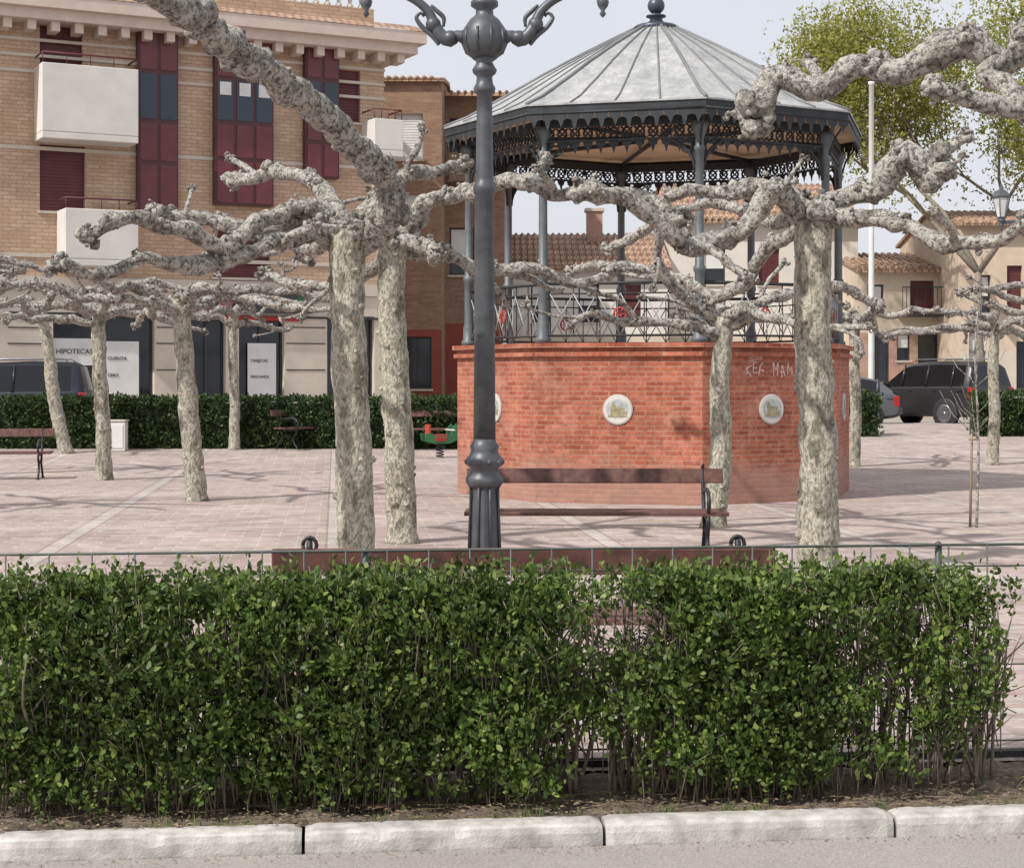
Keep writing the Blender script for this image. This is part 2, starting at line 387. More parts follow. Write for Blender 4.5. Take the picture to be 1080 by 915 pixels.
sheet('plaza_paving',list(np.linspace(-45,45,31)),[.76,2,5,10,15,20]+list(np.arange(22,41.1,1)),lambda x,y:gz(y),pav)
sheet('soil_bed',list(np.linspace(-12,12,700)),list(np.linspace(-.01,.755,18)),lambda x,y:-.012+.026*noise.noise(Vector((x*6,y*6,0)))+.018*noise.noise(Vector((x*25,y*25,0))),soil)
mb=MB(); ub=(318-HX)/F*6.45
u=ub-1.14*14
while u<14:
    L=1.135
    x0,x1=u+.004,u+L-.004; dz=R.uniform(-.006,.006); ty=R.uniform(-.006,.006)
    seg=40; vs=[];fs=[]
    for i in range(seg+1):
        uu=x0+(x1-x0)*i/seg
        e=.012 if i in (0,seg) else .002 if i in (1,seg-1) else 0
        chip=max(0,noise.noise(Vector((uu*7,3,0)))-.25)*.04
        for (v,z) in ((-.138+e,-.12),(-.136+e,-.03-chip),(-.130+e+chip*.6,-.006-e-chip),(-.118+e+chip,.002+dz-e),(-.06,.006+dz-e),(-.006,.002+dz-e),(.0,-.03),(.0,-.12)):
            x,y=FR(uu,v+ty); k=noise.noise(Vector((x*22,y*22,z*22)))*.004
            vs.append((x,y+k,z+k*.8))
    for i in range(seg):
        for j in range(7): fs.append((i*8+j,i*8+j+1,(i+1)*8+j+1,(i+1)*8+j)[::-1])
    fs.append(tuple(range(8))); fs.append(tuple(seg*8+j for j in range(8))[::-1])
    mb.add(vs,fs,0,False); u+=1.14
mb.obj('kerb',[concrete],uv=False)
mb=MB(); mb.box(-45,45,47.7,47.95,.2,.405); mb.obj('kerb',[concrete],uv=False)
sheet('pavement',[-45,45],[44,46,47.7],lambda x,y:gz(y)-.006,M('pavement_concrete',(.38,.35,.32),.9,0,.15,1),False)
mb=MB()
for _ in range(3600):
    x,y=FR(R.uniform(-2.6,2.6),R.uniform(-.03,.7)); s=R.uniform(.004,.015); a=R.uniform(0,6.28); z=R.uniform(.0,.022)
    mb.add([(x+s*math.cos(a),y+s*math.sin(a),z),(x-s*math.sin(a)*.5,y+s*math.cos(a)*.5,z+s*R.uniform(0,.6)),(x-s*math.cos(a),y-s*math.sin(a),z),(x+s*math.sin(a)*.5,y-s*math.cos(a)*.5,z+s*.2)],[(0,1,2,3)],0)
for _ in range(300):
    x,y=FR(R.uniform(-2.6,2.6),R.uniform(.0,.7)); a=R.uniform(-.6,.6); l=R.uniform(.04,.14)
    mb.tube([(x,y,.008,.0018),(x+l*math.cos(a),y+l*math.sin(a),.014,.0012)],0,4)
for _ in range(500):
    x,y=FR(R.uniform(-2.6,2.6),-.14-abs(R.gauss(0,.05))); s=R.uniform(.003,.008); a=R.uniform(0,6.28); z=-.074
    mb.add([(x+s*math.cos(a),y+s*math.sin(a),z),(x-s*math.sin(a)*.5,y+s*math.cos(a)*.5,z+s*R.uniform(0,.6)),(x-s*math.cos(a),y-s*math.sin(a),z),(x+s*math.sin(a)*.5,y-s*math.cos(a)*.5,z+s*.2)],[(0,1,2,3)],0)
mb.obj('leaf_litter',[leafM('dry_leaf',(.18,.12,.07),(.30,.23,.14),(.14,.13,.06),.8,.05)],uv=False)
mb=MB()
for _ in range(46):
    cu=R.uniform(-2.4,2.4); cv=R.choice([R.uniform(.0,.04),R.uniform(.05,.7)])
    for _ in range(12):
        x,y=FR(cu+R.gauss(0,.02),cv+R.gauss(0,.015)); a=R.uniform(0,6.28); h=R.uniform(.015,.045); w=.0025; q=h*.5
        mb.add([(x-w,y,-.01),(x+w,y,-.01),(x+math.cos(a)*q,y+math.sin(a)*q,h)],[(0,1,2)],0)
mb.obj('weed_tufts',[leafM('weed',(.08,.12,.03),(.12,.18,.05),(.2,.2,.08),.6,.2)],uv=False)
# ---------------------------------------------------------------- foliage
def leaves(C,D,size,seed,fold=.35,asp=.55):
    rs=np.random.RandomState(seed); n=len(C)
    A=D/np.linalg.norm(D,axis=1)[:,None]; r=rs.normal(size=(n,3)); S=np.cross(A,r); S/=np.linalg.norm(S,axis=1)[:,None]+1e-9; N=np.cross(A,S)
    L=(size*rs.uniform(.6,1.3,n))[:,None]; w=L*asp*.5
    return np.stack([C,C+A*L*.35+S*w+N*w*fold,C+A*L*.75+S*w*.75+N*w*fold,C+A*L,C+A*L*.75-S*w*.75+N*w*fold,C+A*L*.35-S*w+N*w*fold],1)
def shrub_leaves(shoots,dirs,per,length,size,seed,spread=.6):
    rs=np.random.RandomState(seed); n=len(shoots); t=rs.uniform(0,1,(n,per))
    C=shoots[:,None,:]+dirs[:,None,:]*(t*length)[:,:,None]+rs.normal(scale=length*.10,size=(n,per,3))
    D=dirs[:,None,:]*.6+rs.normal(scale=spread,size=(n,per,3))
    return leaves(C.reshape(-1,3),D.reshape(-1,3)+1e-6,size,seed+1)
hl=leafM('hedge_leaf',(.042,.078,.017),(.092,.150,.028),(.23,.29,.07),.5,.25,.35,.6,.6)
twig=M('twig_bark',(.20,.165,.125),.9,0,.3,20)
def front_hedge():
    e=empty('hedge'); rs=np.random.RandomState(5); S=[];D=[]
    def U(px): return (px-HX)/F*6.95
    xs=[U(p) for p in (-2,15,50,300,560,595,620,655,685,708,722,870,890,930,1000,1060,1085)]
    top=[.1,.5,.95,1,.95,.6,.38,.28,.38,.7,1,1,.65,.6,.6,.48,.05]
    bot=[.05,.45,.95,1,.85,.34,.16,.12,.18,.55,.9,.85,.30,.16,.12,.08,.0]
    for _ in range(11500):
        u=rs.uniform(xs[0],xs[-1]); z=rs.uniform(.02,.88); zz=z/.88
        b_,t_=np.interp(u,xs,bot),np.interp(u,xs,top)
        f=min(1,zz/.75); dn=b_*(1-f)+t_*f
        nz=noise.noise(Vector((u*3.6,z*3.8,1)))+.6*noise.noise(Vector((u*9,z*9,4)))
        dn+=nz*(.55 if dn<.6 else 1.0)-.02
        if z<.08+.16*noise.noise(Vector((u*4,0,9))): dn-=.5
        if rs.rand()>dn: continue
        hw=.27+.12*noise.noise(Vector((u*2.6,z*3.0,3)))+.05*noise.noise(Vector((u*8,z*8,3)))-(.08 if z>.72 else 0)
        k=rs.rand()
        v=.42+(-hw if k<.6 else hw)*(1-abs(rs.normal(0,.28))) if k<.85 else .42+rs.uniform(-hw,hw)
        zt=.79+.06*noise.noise(Vector((u*4,0,7)))+.07*noise.noise(Vector((u*11,v*9,7)))
        if z>zt: z=zt-abs(rs.normal(0,.03))
        x,y=FR(u,v); S.append((x,y,z)); up=1.2 if z>.6 else .75
        D.append((rs.normal(0,.5),(v-.42)*2.2+rs.normal(0,.35),up))
    for _ in range(300):
        u=rs.uniform(xs[1],xs[-2]); v=.42+rs.uniform(-.22,.22); x,y=FR(u,v)
        if rs.rand()<np.interp(u,xs,top): S.append((x,y,.79+rs.uniform(-.02,.06))); D.append((rs.normal(0,.3),rs.normal(0,.3),1.3))
    S=np.array(S);D=np.array(D); D/=np.linalg.norm(D,axis=1)[:,None]
    npmesh('leaves',shrub_leaves(S,D,14,.12,.030,3),6,hl,e)
    mb=MB()
    for k in range(len(S)):
        if k%3==0:
            a=S[k]; b=a+D[k]*.12; c=a-np.array([0,0,.12])-D[k]*.04
            mb.tube([(*c,.003),(*a,.0025),(*b,.0015)],0,4)
    for i in range(27):
        u0=U(25)+(U(1060)-U(25))*(i+R.uniform(-.3,.3))/26
        for j in range(8):
            x,y=FR(u0+R.gauss(0,.03),.42+R.gauss(0,.03)); dx,dy=R.gauss(0,.14),R.gauss(0,.10); h=R.uniform(.5,.80)
            mb.tube(catmull([(x,y,-.03,.010),(x+dx*.4,y+dy*.3,h*.35,.008),(x+dx*.7+R.gauss(0,.02),y+dy*.8,h*.7,.006),(x+dx*1.1,y+dy,h,.003)],.09),0,5,.2)
            for _ in range(4):
                t=R.uniform(.2,.8); p=(x+dx*t,y+dy*t,h*t)
                mb.tube([(*p,.005),(p[0]+R.gauss(0,.07),p[1]+R.gauss(0,.07),p[2]+.12,.003),(p[0]+R.gauss(0,.11),p[1]+R.gauss(0,.1),p[2]+.25,.002)],0,4)
    mb.obj('stems',[twig],e,uv=False)
front_hedge()
hl2=leafM('far_hedge_leaf',(.022,.045,.014),(.042,.078,.022),(.09,.13,.04),.55,.12,.3)
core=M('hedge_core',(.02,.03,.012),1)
def box_hedge(x0,x1,yc,h,w=.7,dens=400,seed=1):
    e=empty('hedge'); rs=np.random.RandomState(seed); n=int((x1-x0)*dens); z0=gz(yc)
    P=np.zeros((n,3)); Dn=np.zeros((n,3))
    for i in range(n):
        x=rs.uniform(x0,x1); k=rs.rand()
        hh=h+.07*noise.noise(Vector((x*2,0,seed)))
        if k<.55: y=yc-w/2+abs(rs.normal(0,.05)); z=rs.uniform(.02,hh); d=(0,-.8,.5)
        elif k<.9: y=yc+rs.uniform(-w/2,w/2); z=hh-abs(rs.normal(0,.04)); d=(0,0,1)
        else: y=yc+w/2; z=rs.uniform(.02,hh); d=(0,.8,.5)
        P[i]=(x,y+.08*noise.noise(Vector((x*3,z*4,0))),z0+z-.06); Dn[i]=d
    Dn+=rs.normal(scale=.35,size=(n,3)); Dn/=np.linalg.norm(Dn,axis=1)[:,None]
    npmesh('leaves',shrub_leaves(P,Dn,7,.12,.07,seed+4,.8),6,hl2,e)
    mb=MB(); mb.box(x0+.08,x1-.08,yc-w/2+.1,yc+w/2-.1,z0,z0+h-.12); mb.obj('dark_core',[core],e,uv=False)  # solid near-black green box filling the hedge behind its leaves
box_hedge(-13.5,-1.0,37.3,1.08,seed=3)
box_hedge((1022-HX)/F*41,13.5+4,41,1.02,seed=8)
box_hedge(6.5,(927-HX)/F*41,41,1.02,seed=12)
slm=leafM('spring_leaf',(.22,.24,.05),(.34,.35,.08),(.48,.46,.16),.6,.45,.3)
sbk=M('tree_bark',(.22,.19,.15),.9,0,.3,10)
def spring_tree(x,y,h,seed,nl=9000,name='leafy_tree'):
    e=empty(name); rr=random.Random(seed); mb=MB(); tips=[]
    def grow(p,d,r,l,dep):
        q=[np.array(p)]; dd=np.array(d,float)
        for k in range(3):
            dd=dd+np.array([rr.gauss(0,.13),rr.gauss(0,.13),.05]); dd/=np.linalg.norm(dd); q.append(q[-1]+dd*l/3)
        mb.tube([(*a,r*(1-.13*i)) for i,a in enumerate(q)],0,7 if dep<2 else 4)
        if dep>=2:
            for a in q[1:]: tips.append(a)
        if dep<5:
            for _ in range(3 if dep<4 else 2):
                nd=dd+np.array([rr.gauss(0,.5),rr.gauss(0,.5),rr.gauss(.1,.3)]); nd/=np.linalg.norm(nd)
                grow(q[rr.choice([2,3,3])],nd,r*.58,l*.76,dep+1)
    grow((x,y,gz(y)),(0,0,1),.19,h*.30,0)
    mb.obj('trunk_and_branches',[sbk],e,uv=False)
    T=np.array(tips); rs=np.random.RandomState(seed); idx=rs.randint(0,len(T),nl); P=T[idx]+rs.normal(scale=.45,size=(nl,3))
    D=rs.normal(size=(nl,3)); D[:,2]-=.5; D/=np.linalg.norm(D,axis=1)[:,None]
    npmesh('leaves',shrub_leaves(P,D,3,.2,.12,seed,.8),6,slm,e)
spring_tree((1035-HX)/F*56,56,16.0,4,19000)
spring_tree((1120-HX)/F*59,59,15.5,9,17000)
# ---------------------------------------------------------------- fence
def fence():
    e=empty('wire_fence'); mb=MB(); v=.80; u=-9
    while u<9:
        x,y=FR(u,v); k=R.gauss(0,.002)
        mb.tube([(x,y,-.02,.004),(x+k,y,.5,.004),(x,y,.955,.004)],0,5)
        u+=.178
    for z,r in ((.04,.0045),(.08,.0045),(.42,.004),(.86,.0045),(.955,.0065)):
        a=FR(-9,v+.008); b=FR(9,v+.008); mb.tube([(*a,z,r),(*b,z,r)],0,6)
    mb.obj('wires',[fencem],e,uv=False)
    mp=MB()
    for u in np.arange(-8.2,9,2.55):
        x,y=FR(u,v+.03); mp.lathe([(.016,-.05),(.016,.96),(.005,.97)],8,(x,y,0))
    mp.obj('posts',[fencem],e,uv=False)
    mg=MB(); a=FR(-9,v+.02); b=FR(9,v+.02)
    mg.add([(a[0],a[1],-.01),(b[0],b[1],-.01),(b[0],b[1],.03),(a[0],a[1],.03),(a[0],a[1]+.05,.03),(b[0],b[1]+.05,.03)],[(0,1,2,3),(3,2,5,4)])
    mg.obj('bottom_rail',[black],e,uv=False)
fence()
# ---------------------------------------------------------------- benches
def bench(x,y,rz,L=2.1,curl=0):
    e=empty('park_bench',(x,y,gz(y)),rz)
    for i,(ya,yb) in enumerate(((-.30,-.19),(-.175,-.065),(-.05,.06),(.075,.185))):
        mb=MB(); mb.box(-L/2,L/2,ya,yb,.425,.46); mb.obj('seat_slat_%d'%(i+1),[wood],e,bevel=.006)
    T=Matrix.Translation((0,.235,.70))@Matrix.Rotation(math.radians(-12),4,'X')
    mb=MB(); mb.box(-L/2,L/2,0,.035,0,.14,0,T); mb.obj('backrest',[wood],e,bevel=.008)
    for s,xx in (('left',-L/2+.19),('right',L/2-.19)):
        mb=MB(); r=.019
        def tb(p,st=.03): mb.tube(catmull([(xx,a,b,rr) for a,b,rr in p],st),0,8)
        tb([(.30,.0,r),(.20,.12,r),(.10,.28,r),(.16,.42,r),(.225,.60,r),(.275,.83,r*.9),(.27,.865,r*.8),(.245,.87,r*.7)])
        if curl:
            mb.tube([(xx+.035*math.cos(q),.26,.85+.04*math.sin(q),.011) for q in np.linspace(0,2*math.pi,13)],0,6)
        tb([(-.34,.0,r),(-.25,.10,r),(-.20,.22,r),(-.28,.33,r),(-.29,.41,r)])
        tb([(-.30,.41,r),(0,.405,r),(.20,.42,r)])
        tb([(-.20,.22,r*.7),(-.08,.30,r*.7),(.02,.26,r*.7),(.12,.28,r*.7)])
        tb([(-.27,.43,r),(-.34,.55,r),(-.26,.64,r),(-.08,.66,r),(.14,.63,r),(.235,.62,r)])
        tb([(-.27,.64,r*.7),(-.31,.60,r*.7),(-.28,.57,r*.7),(-.25,.59,r*.6)])
        mb.lathe([(.03,0),(.03,.015)],10,(xx,.30,0)); mb.lathe([(.03,0),(.03,.015)],10,(xx,-.34,0))
        mb.obj('cast_iron_end_'+s,[black],e,uv=False)
d=8.95; bench((551-HX)/F*d,d,math.radians(182),2.56,1)
d=16.0; bench((628-HX)/F*d,d,math.radians(-1),2.44)
d=gd(505); bench((0-HX)/F*d,d,math.radians(8),1.7)
d=gd(470)-.6; bench((322-HX)/F*d,d,math.radians(55),1.6)
d=gd(474); bench((455-HX)/F*d,d,math.radians(5),1.6)
# ---------------------------------------------------------------- street lamps
lgl=M('lantern_glass',(.55,.56,.55),.25)
def street_lamp(x,y):
    e=empty('street_lamp',(x,y,gz(y))); mb=MB()
    mb.lathe([(.20,0),(.20,.06),(.165,.10),(.155,.16)],8,(0,0,0),0,False)
    mb.lathe([(.15,.16),(.135,.55),(.125,.72),(.14,.74)],8,(0,0,0),0,False)
    mb.lathe([(.14,.74),(.165,.78),(.165,.82),(.135,.85),(.12,.90),(.155,.93),(.16,.99),(.13,1.02),(.12,1.06),(.13,1.10),(.105,1.13),(.098,1.16)],20)
    for i in range(8):
        a=i*math.pi/4+math.pi/8; mb.tube([(.150*math.cos(a),.150*math.sin(a),.16,.012),(.132*math.cos(a),.132*math.sin(a),.6,.012),(.13*math.cos(a),.13*math.sin(a),.74,.012)],0,6)
    for i in range(10):
        a=i*math.pi/5; mb.ball((.15*math.cos(a),.15*math.sin(a),.96),.028,0,8)
    mb.lathe([(.098,1.16),(.09,2.2),(.085,3.3),(.098,3.32),(.10,3.38),(.084,3.41),(.078,3.45),(.07,4.0),(.066,4.18),(.09,4.2),(.098,4.24),(.075,4.28),(.068,4.34),(.10,4.37),(.11,4.40),(.085,4.44),(.07,4.47),(.11,4.50)],20)
    mb.lathe([(.09,4.49),(.16,4.54),(.195,4.62),(.20,4.68),(.185,4.76),(.13,4.84),(.08,4.88),(.075,4.93),(.12,4.96),(.12,5.0),(.07,5.03),(.055,5.3),(.08,5.33),(.05,5.4)],20)
    for i in range(10):
        a=i*math.pi/5; mb.tube([(.155*math.cos(a),.155*math.sin(a),4.54,.012),(.203*math.cos(a),.203*math.sin(a),4.66,.014),(.19*math.cos(a),.19*math.sin(a),4.75,.012)],0,6)
    mb.obj('post',[iron],e,uv=False)
    for nm,s in (('left',-1),('right',1)):
        mb=MB()
        mb.tube(catmull([(s*.17,0,4.68,.06),(s*.24,0,4.70,.05),(s*.30,0,4.66,.06),(s*.38,0,4.70,.06),(s*.44,0,4.80,.05),(s*.50,0,4.92,.042),(s*.62,0,5.02,.038),(s*.78,0,5.08,.036),(s*.95,0,5.06,.036),(s*1.04,0,5.04,.04)],.03),0,10)
        mb.ball((s*.30,0,4.68),.075,0,12,.9); mb.ball((s*.45,0,4.80),.068,0,12)
        mb.tube(catmull([(s*.40,0,4.62,.015),(s*.46,0,4.70,.022),(s*.55,0,4.78,.022),(s*.60,0,4.86,.018),(s*.56,0,4.90,.014),(s*.53,0,4.87,.012)],.02),0,8)
        mb.tube(catmull([(s*.36,0,4.78,.012),(s*.36,0,4.86,.02),(s*.42,0,4.92,.02),(s*.47,0,4.97,.012)],.02),0,8)
        mb.lathe([(.004,4.86),(.03,4.89),(.015,4.92),(.045,4.96),(.055,5.0),(.03,5.04),(.09,5.08),(.10,5.12),(.06,5.15)],12,(s*1.04,0,0))
        mb.obj('arm_'+nm,[iron],e,uv=False)
    for nm,(lx,lz) in (('left',(-1.04,5.15)),('right',(1.04,5.15)),('centre',(0,5.4))):
        mb=MB(); mb.lathe([(.10,lz),(.11,lz+.03)],6,(lx,0,0),0,False)
        for i in range(6):
            a=i*math.pi/3; mb.tube([(lx+.11*math.cos(a),.11*math.sin(a),lz+.03,.010),(lx+.2*math.cos(a),.2*math.sin(a),lz+.48,.010)],0,5)
        mb.lathe([(.22,lz+.48),(.23,lz+.51),(.13,lz+.64),(.06,lz+.68),(.05,lz+.72),(.02,lz+.80)],6,(lx,0,0),0,False)
        mb.obj('lantern_frame_'+nm,[iron],e,uv=False)
        mb=MB(); mb.lathe([(.10,lz+.035),(.188,lz+.475)],6,(lx,0,0),0,False); mb.obj('lantern_glass_'+nm,[lgl],e,uv=False)
street_lamp((511-HX)/F*15.0,15.0)
street_lamp((1103-HX)/F*40,40)
# ---------------------------------------------------------------- bandstand
def bandstand():
    cx,cy=(692-HX)/F*25.6,25.6
    e=empty('bandstand',(cx,cy,0))
    th=[math.radians(7+45*i) for i in range(8)]
    def P(r,i,z): return Vector((r*math.sin(th[i%8]),-r*math.cos(th[i%8]),z))
    def ring(mb,prof,mat=0,cap=True):
        vs=[];fs=[]
        for r,z in prof:
            for i in range(8): vs.append(P(r,i,z))
        for j in range(len(prof)-1):
            for i in range(8): fs.append((j*8+i,j*8+(i+1)%8,(j+1)*8+(i+1)%8,(j+1)*8+i))
        if cap: fs.append(tuple((len(prof)-1)*8+i for i in range(8)))
        mb.add(vs,fs,mat)
    br=brickM('red_brick',(.34,.080,.042),(.51,.165,.095),(.44,.235,.165),.25,.066,.009,stain=.34,dirt=(.36,.24,.19),bs=.6,fine=.62,blotch=(.54,.28,.20))
    mb=MB(); ring(mb,[(2.99,-.05),(2.99,1.98),(3.05,1.985),(3.05,2.04),(3.0,2.045),(3.0,2.10),(3.07,2.105),(3.07,2.165),(2.9,2.17)])
    mb.obj('brick_base',[br],e)
    pm=M('plaque_ceramic',(.60,.58,.52),.35,0,.1,8); pd=M('plaque_drawing',(.30,.27,.16),.5,0,.4,20); pd2=M('plaque_sky',(.40,.43,.42),.4,0,.3,14); pr=M('plaque_rim',(.48,.48,.46),.5)
    for i in range(8):
        a=(th[i]+math.radians(22.5)); ap=2.99*math.cos(math.radians(22.5))
        T=Matrix.Rotation(a,4,'Z')@Matrix.Translation((0,-ap,1.27))@Matrix.Rotation(math.pi/2,4,'X')
        mb=MB(); mb.lathe([(.205,-.01),(.205,.016),(.192,.020)],28,(0,0,0),0,False,T); mb.lathe([(.185,.0),(.185,.024)],28,(0,0,0),1,False,T)
        mb.add([T@Vector((.16*math.cos(q),.01+.13*math.sin(q),.0255)) for q in np.linspace(0,2*math.pi,18)[:-1]],[tuple(range(17))],3)
        for (x0,x1,y0,y1) in ((-.13,.13,-.10,-.07),(-.09,-.03,-.07,.04),(-.028,.09,-.07,.0),(.092,.13,-.07,-.02)):
            mb.box(x0,x1,y0,y1,.0265,.030,2,T)
        mb.add([T@Vector(v) for v in ((-.04,.002,.031),(.10,.002,.031),(.06,.04,.031),(.0,.04,.031))],[(0,1,2,3)],2)
        mb.add([T@Vector(v) for v in ((-.095,.04,.031),(-.025,.04,.031),(-.06,.11,.031))],[(0,1,2)],2)
        mb.obj('round_plaque_%d'%(i+1),[pr,pm,pd,pd2],e,uv=False)
    gm=M('chalk_paint',(.68,.55,.50),.9,0,.3,30)
    a=th[0]+math.radians(22.5); ap=2.99*math.cos(math.radians(22.5))
    T=Matrix.Rotation(a,4,'Z')@Matrix.Translation((-.42,-ap-.002,1.74))@Matrix.Rotation(math.pi/2,4,'X')
    gr=MB(); xo=0
    glyph={'K':[[(0,0),(.02,1)],[(.7,1),(.0,.5),(.75,0)]],'E':[[(.6,1),(0,1),(0,0),(.65,0)],[(0,.5),(.5,.52)]],'F':[[(.6,1),(0,1),(0,0)],[(0,.5),(.5,.5)]],'T':[[(0,1),(.8,1)],[(.4,1),(.38,0)]],
     'M':[[(0,0),(.1,1),(.4,.4),(.75,1),(.8,0)]],'A':[[(0,0),(.4,1),(.75,0)],[(.15,.4),(.6,.4)]],'.':[[(0,0),(.1,.05)]]}
    for ch in 'KEF.MAM.':
        k=R.uniform(.8,1.25); yo=R.uniform(-.04,.03)
        for st in glyph[ch]:
            gr.tube(catmull([(*(T@Vector((xo+p[0]*.10+R.gauss(0,.010),yo+p[1]*.16*k+R.gauss(0,.014),0)))[:],.0075) for p in st],.03),0,5,sm=False)
        xo+=.115
    for _ in range(4):
        x0=R.uniform(-.1,.2); y0=R.uniform(.2,.28); gr.tube(catmull([(*(T@Vector((x0+.1*k,y0+R.gauss(0,.03),0)))[:],.005) for k in range(3)],.03),0,4,sm=False)
    gr.obj('graffiti',[gm],e,uv=False)
    mb=MB()
    for i in range(8):
        p=P(2.82,i,0); mb.lathe([(.11,2.165),(.11,2.23),(.085,2.26),(.085,2.42),(.075,2.46),(.066,2.5),(.066,3.1),(.082,3.12),(.082,3.18),(.062,3.2),(.056,4.72),(.075,4.74),(.075,4.78),(.06,4.81),(.06,4.9),(.095,5.0),(.11,5.04),(.11,5.12)],12,(p.x,p.y,0))
    mb.obj('columns',[ironb],e,uv=False)
    mb=MB(); mr=MB(); ml=MB(); my=MB()
    lat=M('lattice_paint',(.34,.36,.36),.5,.1); red=M('red_rosette',(.36,.04,.028),.5)
    for i in range(8):
        a,b=P(2.82,i,0),P(2.82,i+1,0); L=(b-a).length; t=(b-a).normalized(); nn=Vector((t.y,-t.x,0))
        def at(s,z,o=0): q=a+t*s+nn*o; return (q.x,q.y,z)
        for z,r in ((2.27,.018),(2.98,.026),(2.84,.012)):
            mb.tube([(*at(0,z),r),(*at(L,z),r)],0,6)
        n=6; w=(L-.2)/n
        for k in range(n):
            s=.1+k*w
            ml.tube([(*at(s,2.28),.009),(*at(s+w,2.84),.009)],0,4); ml.tube([(*at(s,2.84,.01),.009),(*at(s+w,2.28,.01),.009)],0,4)
            mb.tube([(*at(s,2.28,-.01),.008),(*at(s,2.97,-.01),.008)],0,4)
        sc,rad=L/2,.085
        mr.tube([(*at(sc+rad*math.cos(q),2.56+rad*math.sin(q),.025),.013) for q in np.linspace(0,2*math.pi,17)],0,6)
        for q in range(6): mr.tube([(*at(sc,2.56,.03),.006),(*at(sc+rad*math.cos(q*1.047),2.56+rad*math.sin(q*1.047),.03),.012)],0,5)
        T=Matrix(((t.x,-nn.x,0,a.x),(t.y,-nn.y,0,a.y),(0,0,1,0),(0,0,0,1)))
        mb.box(0,L,-.04,.04,5.1,5.22,0,T); mb.box(0,L,-.025,.025,4.9,4.93,0,T)
        m2=int(L/.17); w=L/m2
        for k in range(m2):
            s=(k+.5)*w
            mb.tube([(*at(s+.06*math.cos(q),5.015+.07*math.sin(q)),.018) for q in np.linspace(0,2*math.pi,9)],0,4)
            mb.tube([(*at(s-.08,4.94),.012),(*at(s+.08,5.09),.012)],0,4); mb.tube([(*at(s+.08,4.94,.01),.012),(*at(s-.08,5.09,.01),.012)],0,4)
            mb.add([at(s-.07,4.9),at(s+.07,4.9),at(s+.055,4.84),at(s+.03,4.83),at(s,4.72),at(s-.03,4.83),at(s-.055,4.84)],[(0,1,2,3,4,5,6)],0)
        for s0,sg in ((0,1),(L,-1)):
            mb.tube([(*at(s0+sg*(.06+.5*(1-math.cos(q))),4.45+.47*math.sin(q)),.022) for q in np.linspace(0,math.pi/2,9)],0,6)
            mb.tube([(*at(s0+sg*(.17+.075*math.cos(q)),4.79+.075*math.sin(q)),.016) for q in np.linspace(0,2*math.pi,11)],0,5)
            mb.tube([(*at(s0+sg*(.35+.04*math.cos(q)),4.86+.04*math.sin(q)),.014) for q in np.linspace(0,2*math.pi,9)],0,5)
            mb.add([at(s0+sg*.06,4.55),at(s0+sg*.13,4.70),at(s0+sg*.10,4.9),at(s0+sg*.06,4.9)],[(0,1,2,3)],0)
        a2,b2=P(3.17,i,0),P(3.17,i+1,0); L2=(b2-a2).length
        def at2(s,z,o=0): q=a2+t*s+nn*o; return (q.x,q.y,z)
        my.add([at2(0,5.26),at2(L2,5.26),at2(L2,5.365),at2(0,5.365)],[(0,1,2,3)],0)
        mb.tube([(*at2(0,5.26),.018),(*at2(L2,5.26),.018)],0,5)
        m3=13; w=L2/m3
        for k in range(m3):
            s=(k+.5)*w; h=5.245; j=.04 if k%2 else 0
            my.add([at2(s-w*.48,h),at2(s+w*.48,h),at2(s+w*.44,h-.07),at2(s+w*.2,h-.09),at2(s+w*.12,h-.13-j),at2(s,h-.18-j),at2(s-w*.12,h-.13-j),at2(s-w*.2,h-.09),at2(s-w*.44,h-.07)],[tuple(range(9))],0)
        o=P(1,i,0)
        mb.tube(catmull([(o.x*2.88,o.y*2.88,4.8,.016),(o.x*2.95,o.y*2.95,5.0,.016),(o.x*3.12,o.y*3.12,5.22,.014)],.05),0,6)
        mb.tube([(o.x*2.82,o.y*2.82,5.22,.035),(o.x*.3,o.y*.3,5.26,.035)],0,5)
    mb.obj('ironwork',[kdark],e,uv=False); my.obj('eave_lambrequin',[kdark],e,uv=False); ml.obj('railing_lattice',[lat],e,uv=False); mr.obj('railing_rosettes',[red],e,uv=False)
    mb=MB(); mb.add([P(3.15,i,5.30) for i in range(8)],[tuple(range(8))[::-1]]); 
    mb.obj('wood_ceiling',[M('ceiling_wood',(.62,.50,.32),.8,0,.2,3)],e)
    rm,n,l,b=nt('roof_metal'); co=coord(n)
    f=noi(n,l,co,2.2,5,.78); c=ramp(n,l,f,[(.3,(.25,.26,.26)),(.5,(.36,.365,.36)),(.68,(.46,.455,.44))])
    mp=n.new('ShaderNodeMapping'); mp.inputs['Scale'].default_value=(6,6,.6); l.new(co,mp.inputs[0])
    c=mixc(n,l,1.0,c,ramp(n,l,noi(n,l,mp.outputs[0],2,4,.7),[(.3,.78),(.65,1.1)]),'MULTIPLY')
    l.new(c,b.inputs['Base Color']); b.inputs['Roughness'].default_value=.65; b.inputs['Metallic'].default_value=.1; bump(n,l,b,noi(n,l,co,5,4),.4,.04)
    rib=M('roof_rib_metal',(.17,.177,.18),.6,.1)
    prof=[(3.19,5.365),(3.19,5.39),(2.85,5.53),(2.3,5.84),(1.7,6.19),(1.1,6.52),(.55,6.80),(.3,6.92)]
    mb=MB(); ring(mb,prof,0); mb.obj('roof',[rm],e,uv=False)
    mb=MB()
    for i in range(8):
        for k,ft in enumerate((0,.25,.5,.75)):
            pts=[]
            for r,z in prof[1:]:
                q=P(r,i,z).lerp(P(r,i+1,z),ft); pts.append((q.x,q.y,z+.008,.028 if k==0 else .014))
            mb.tube(pts,0,6)
    mb.obj('roof_ribs',[rib],e,uv=False)
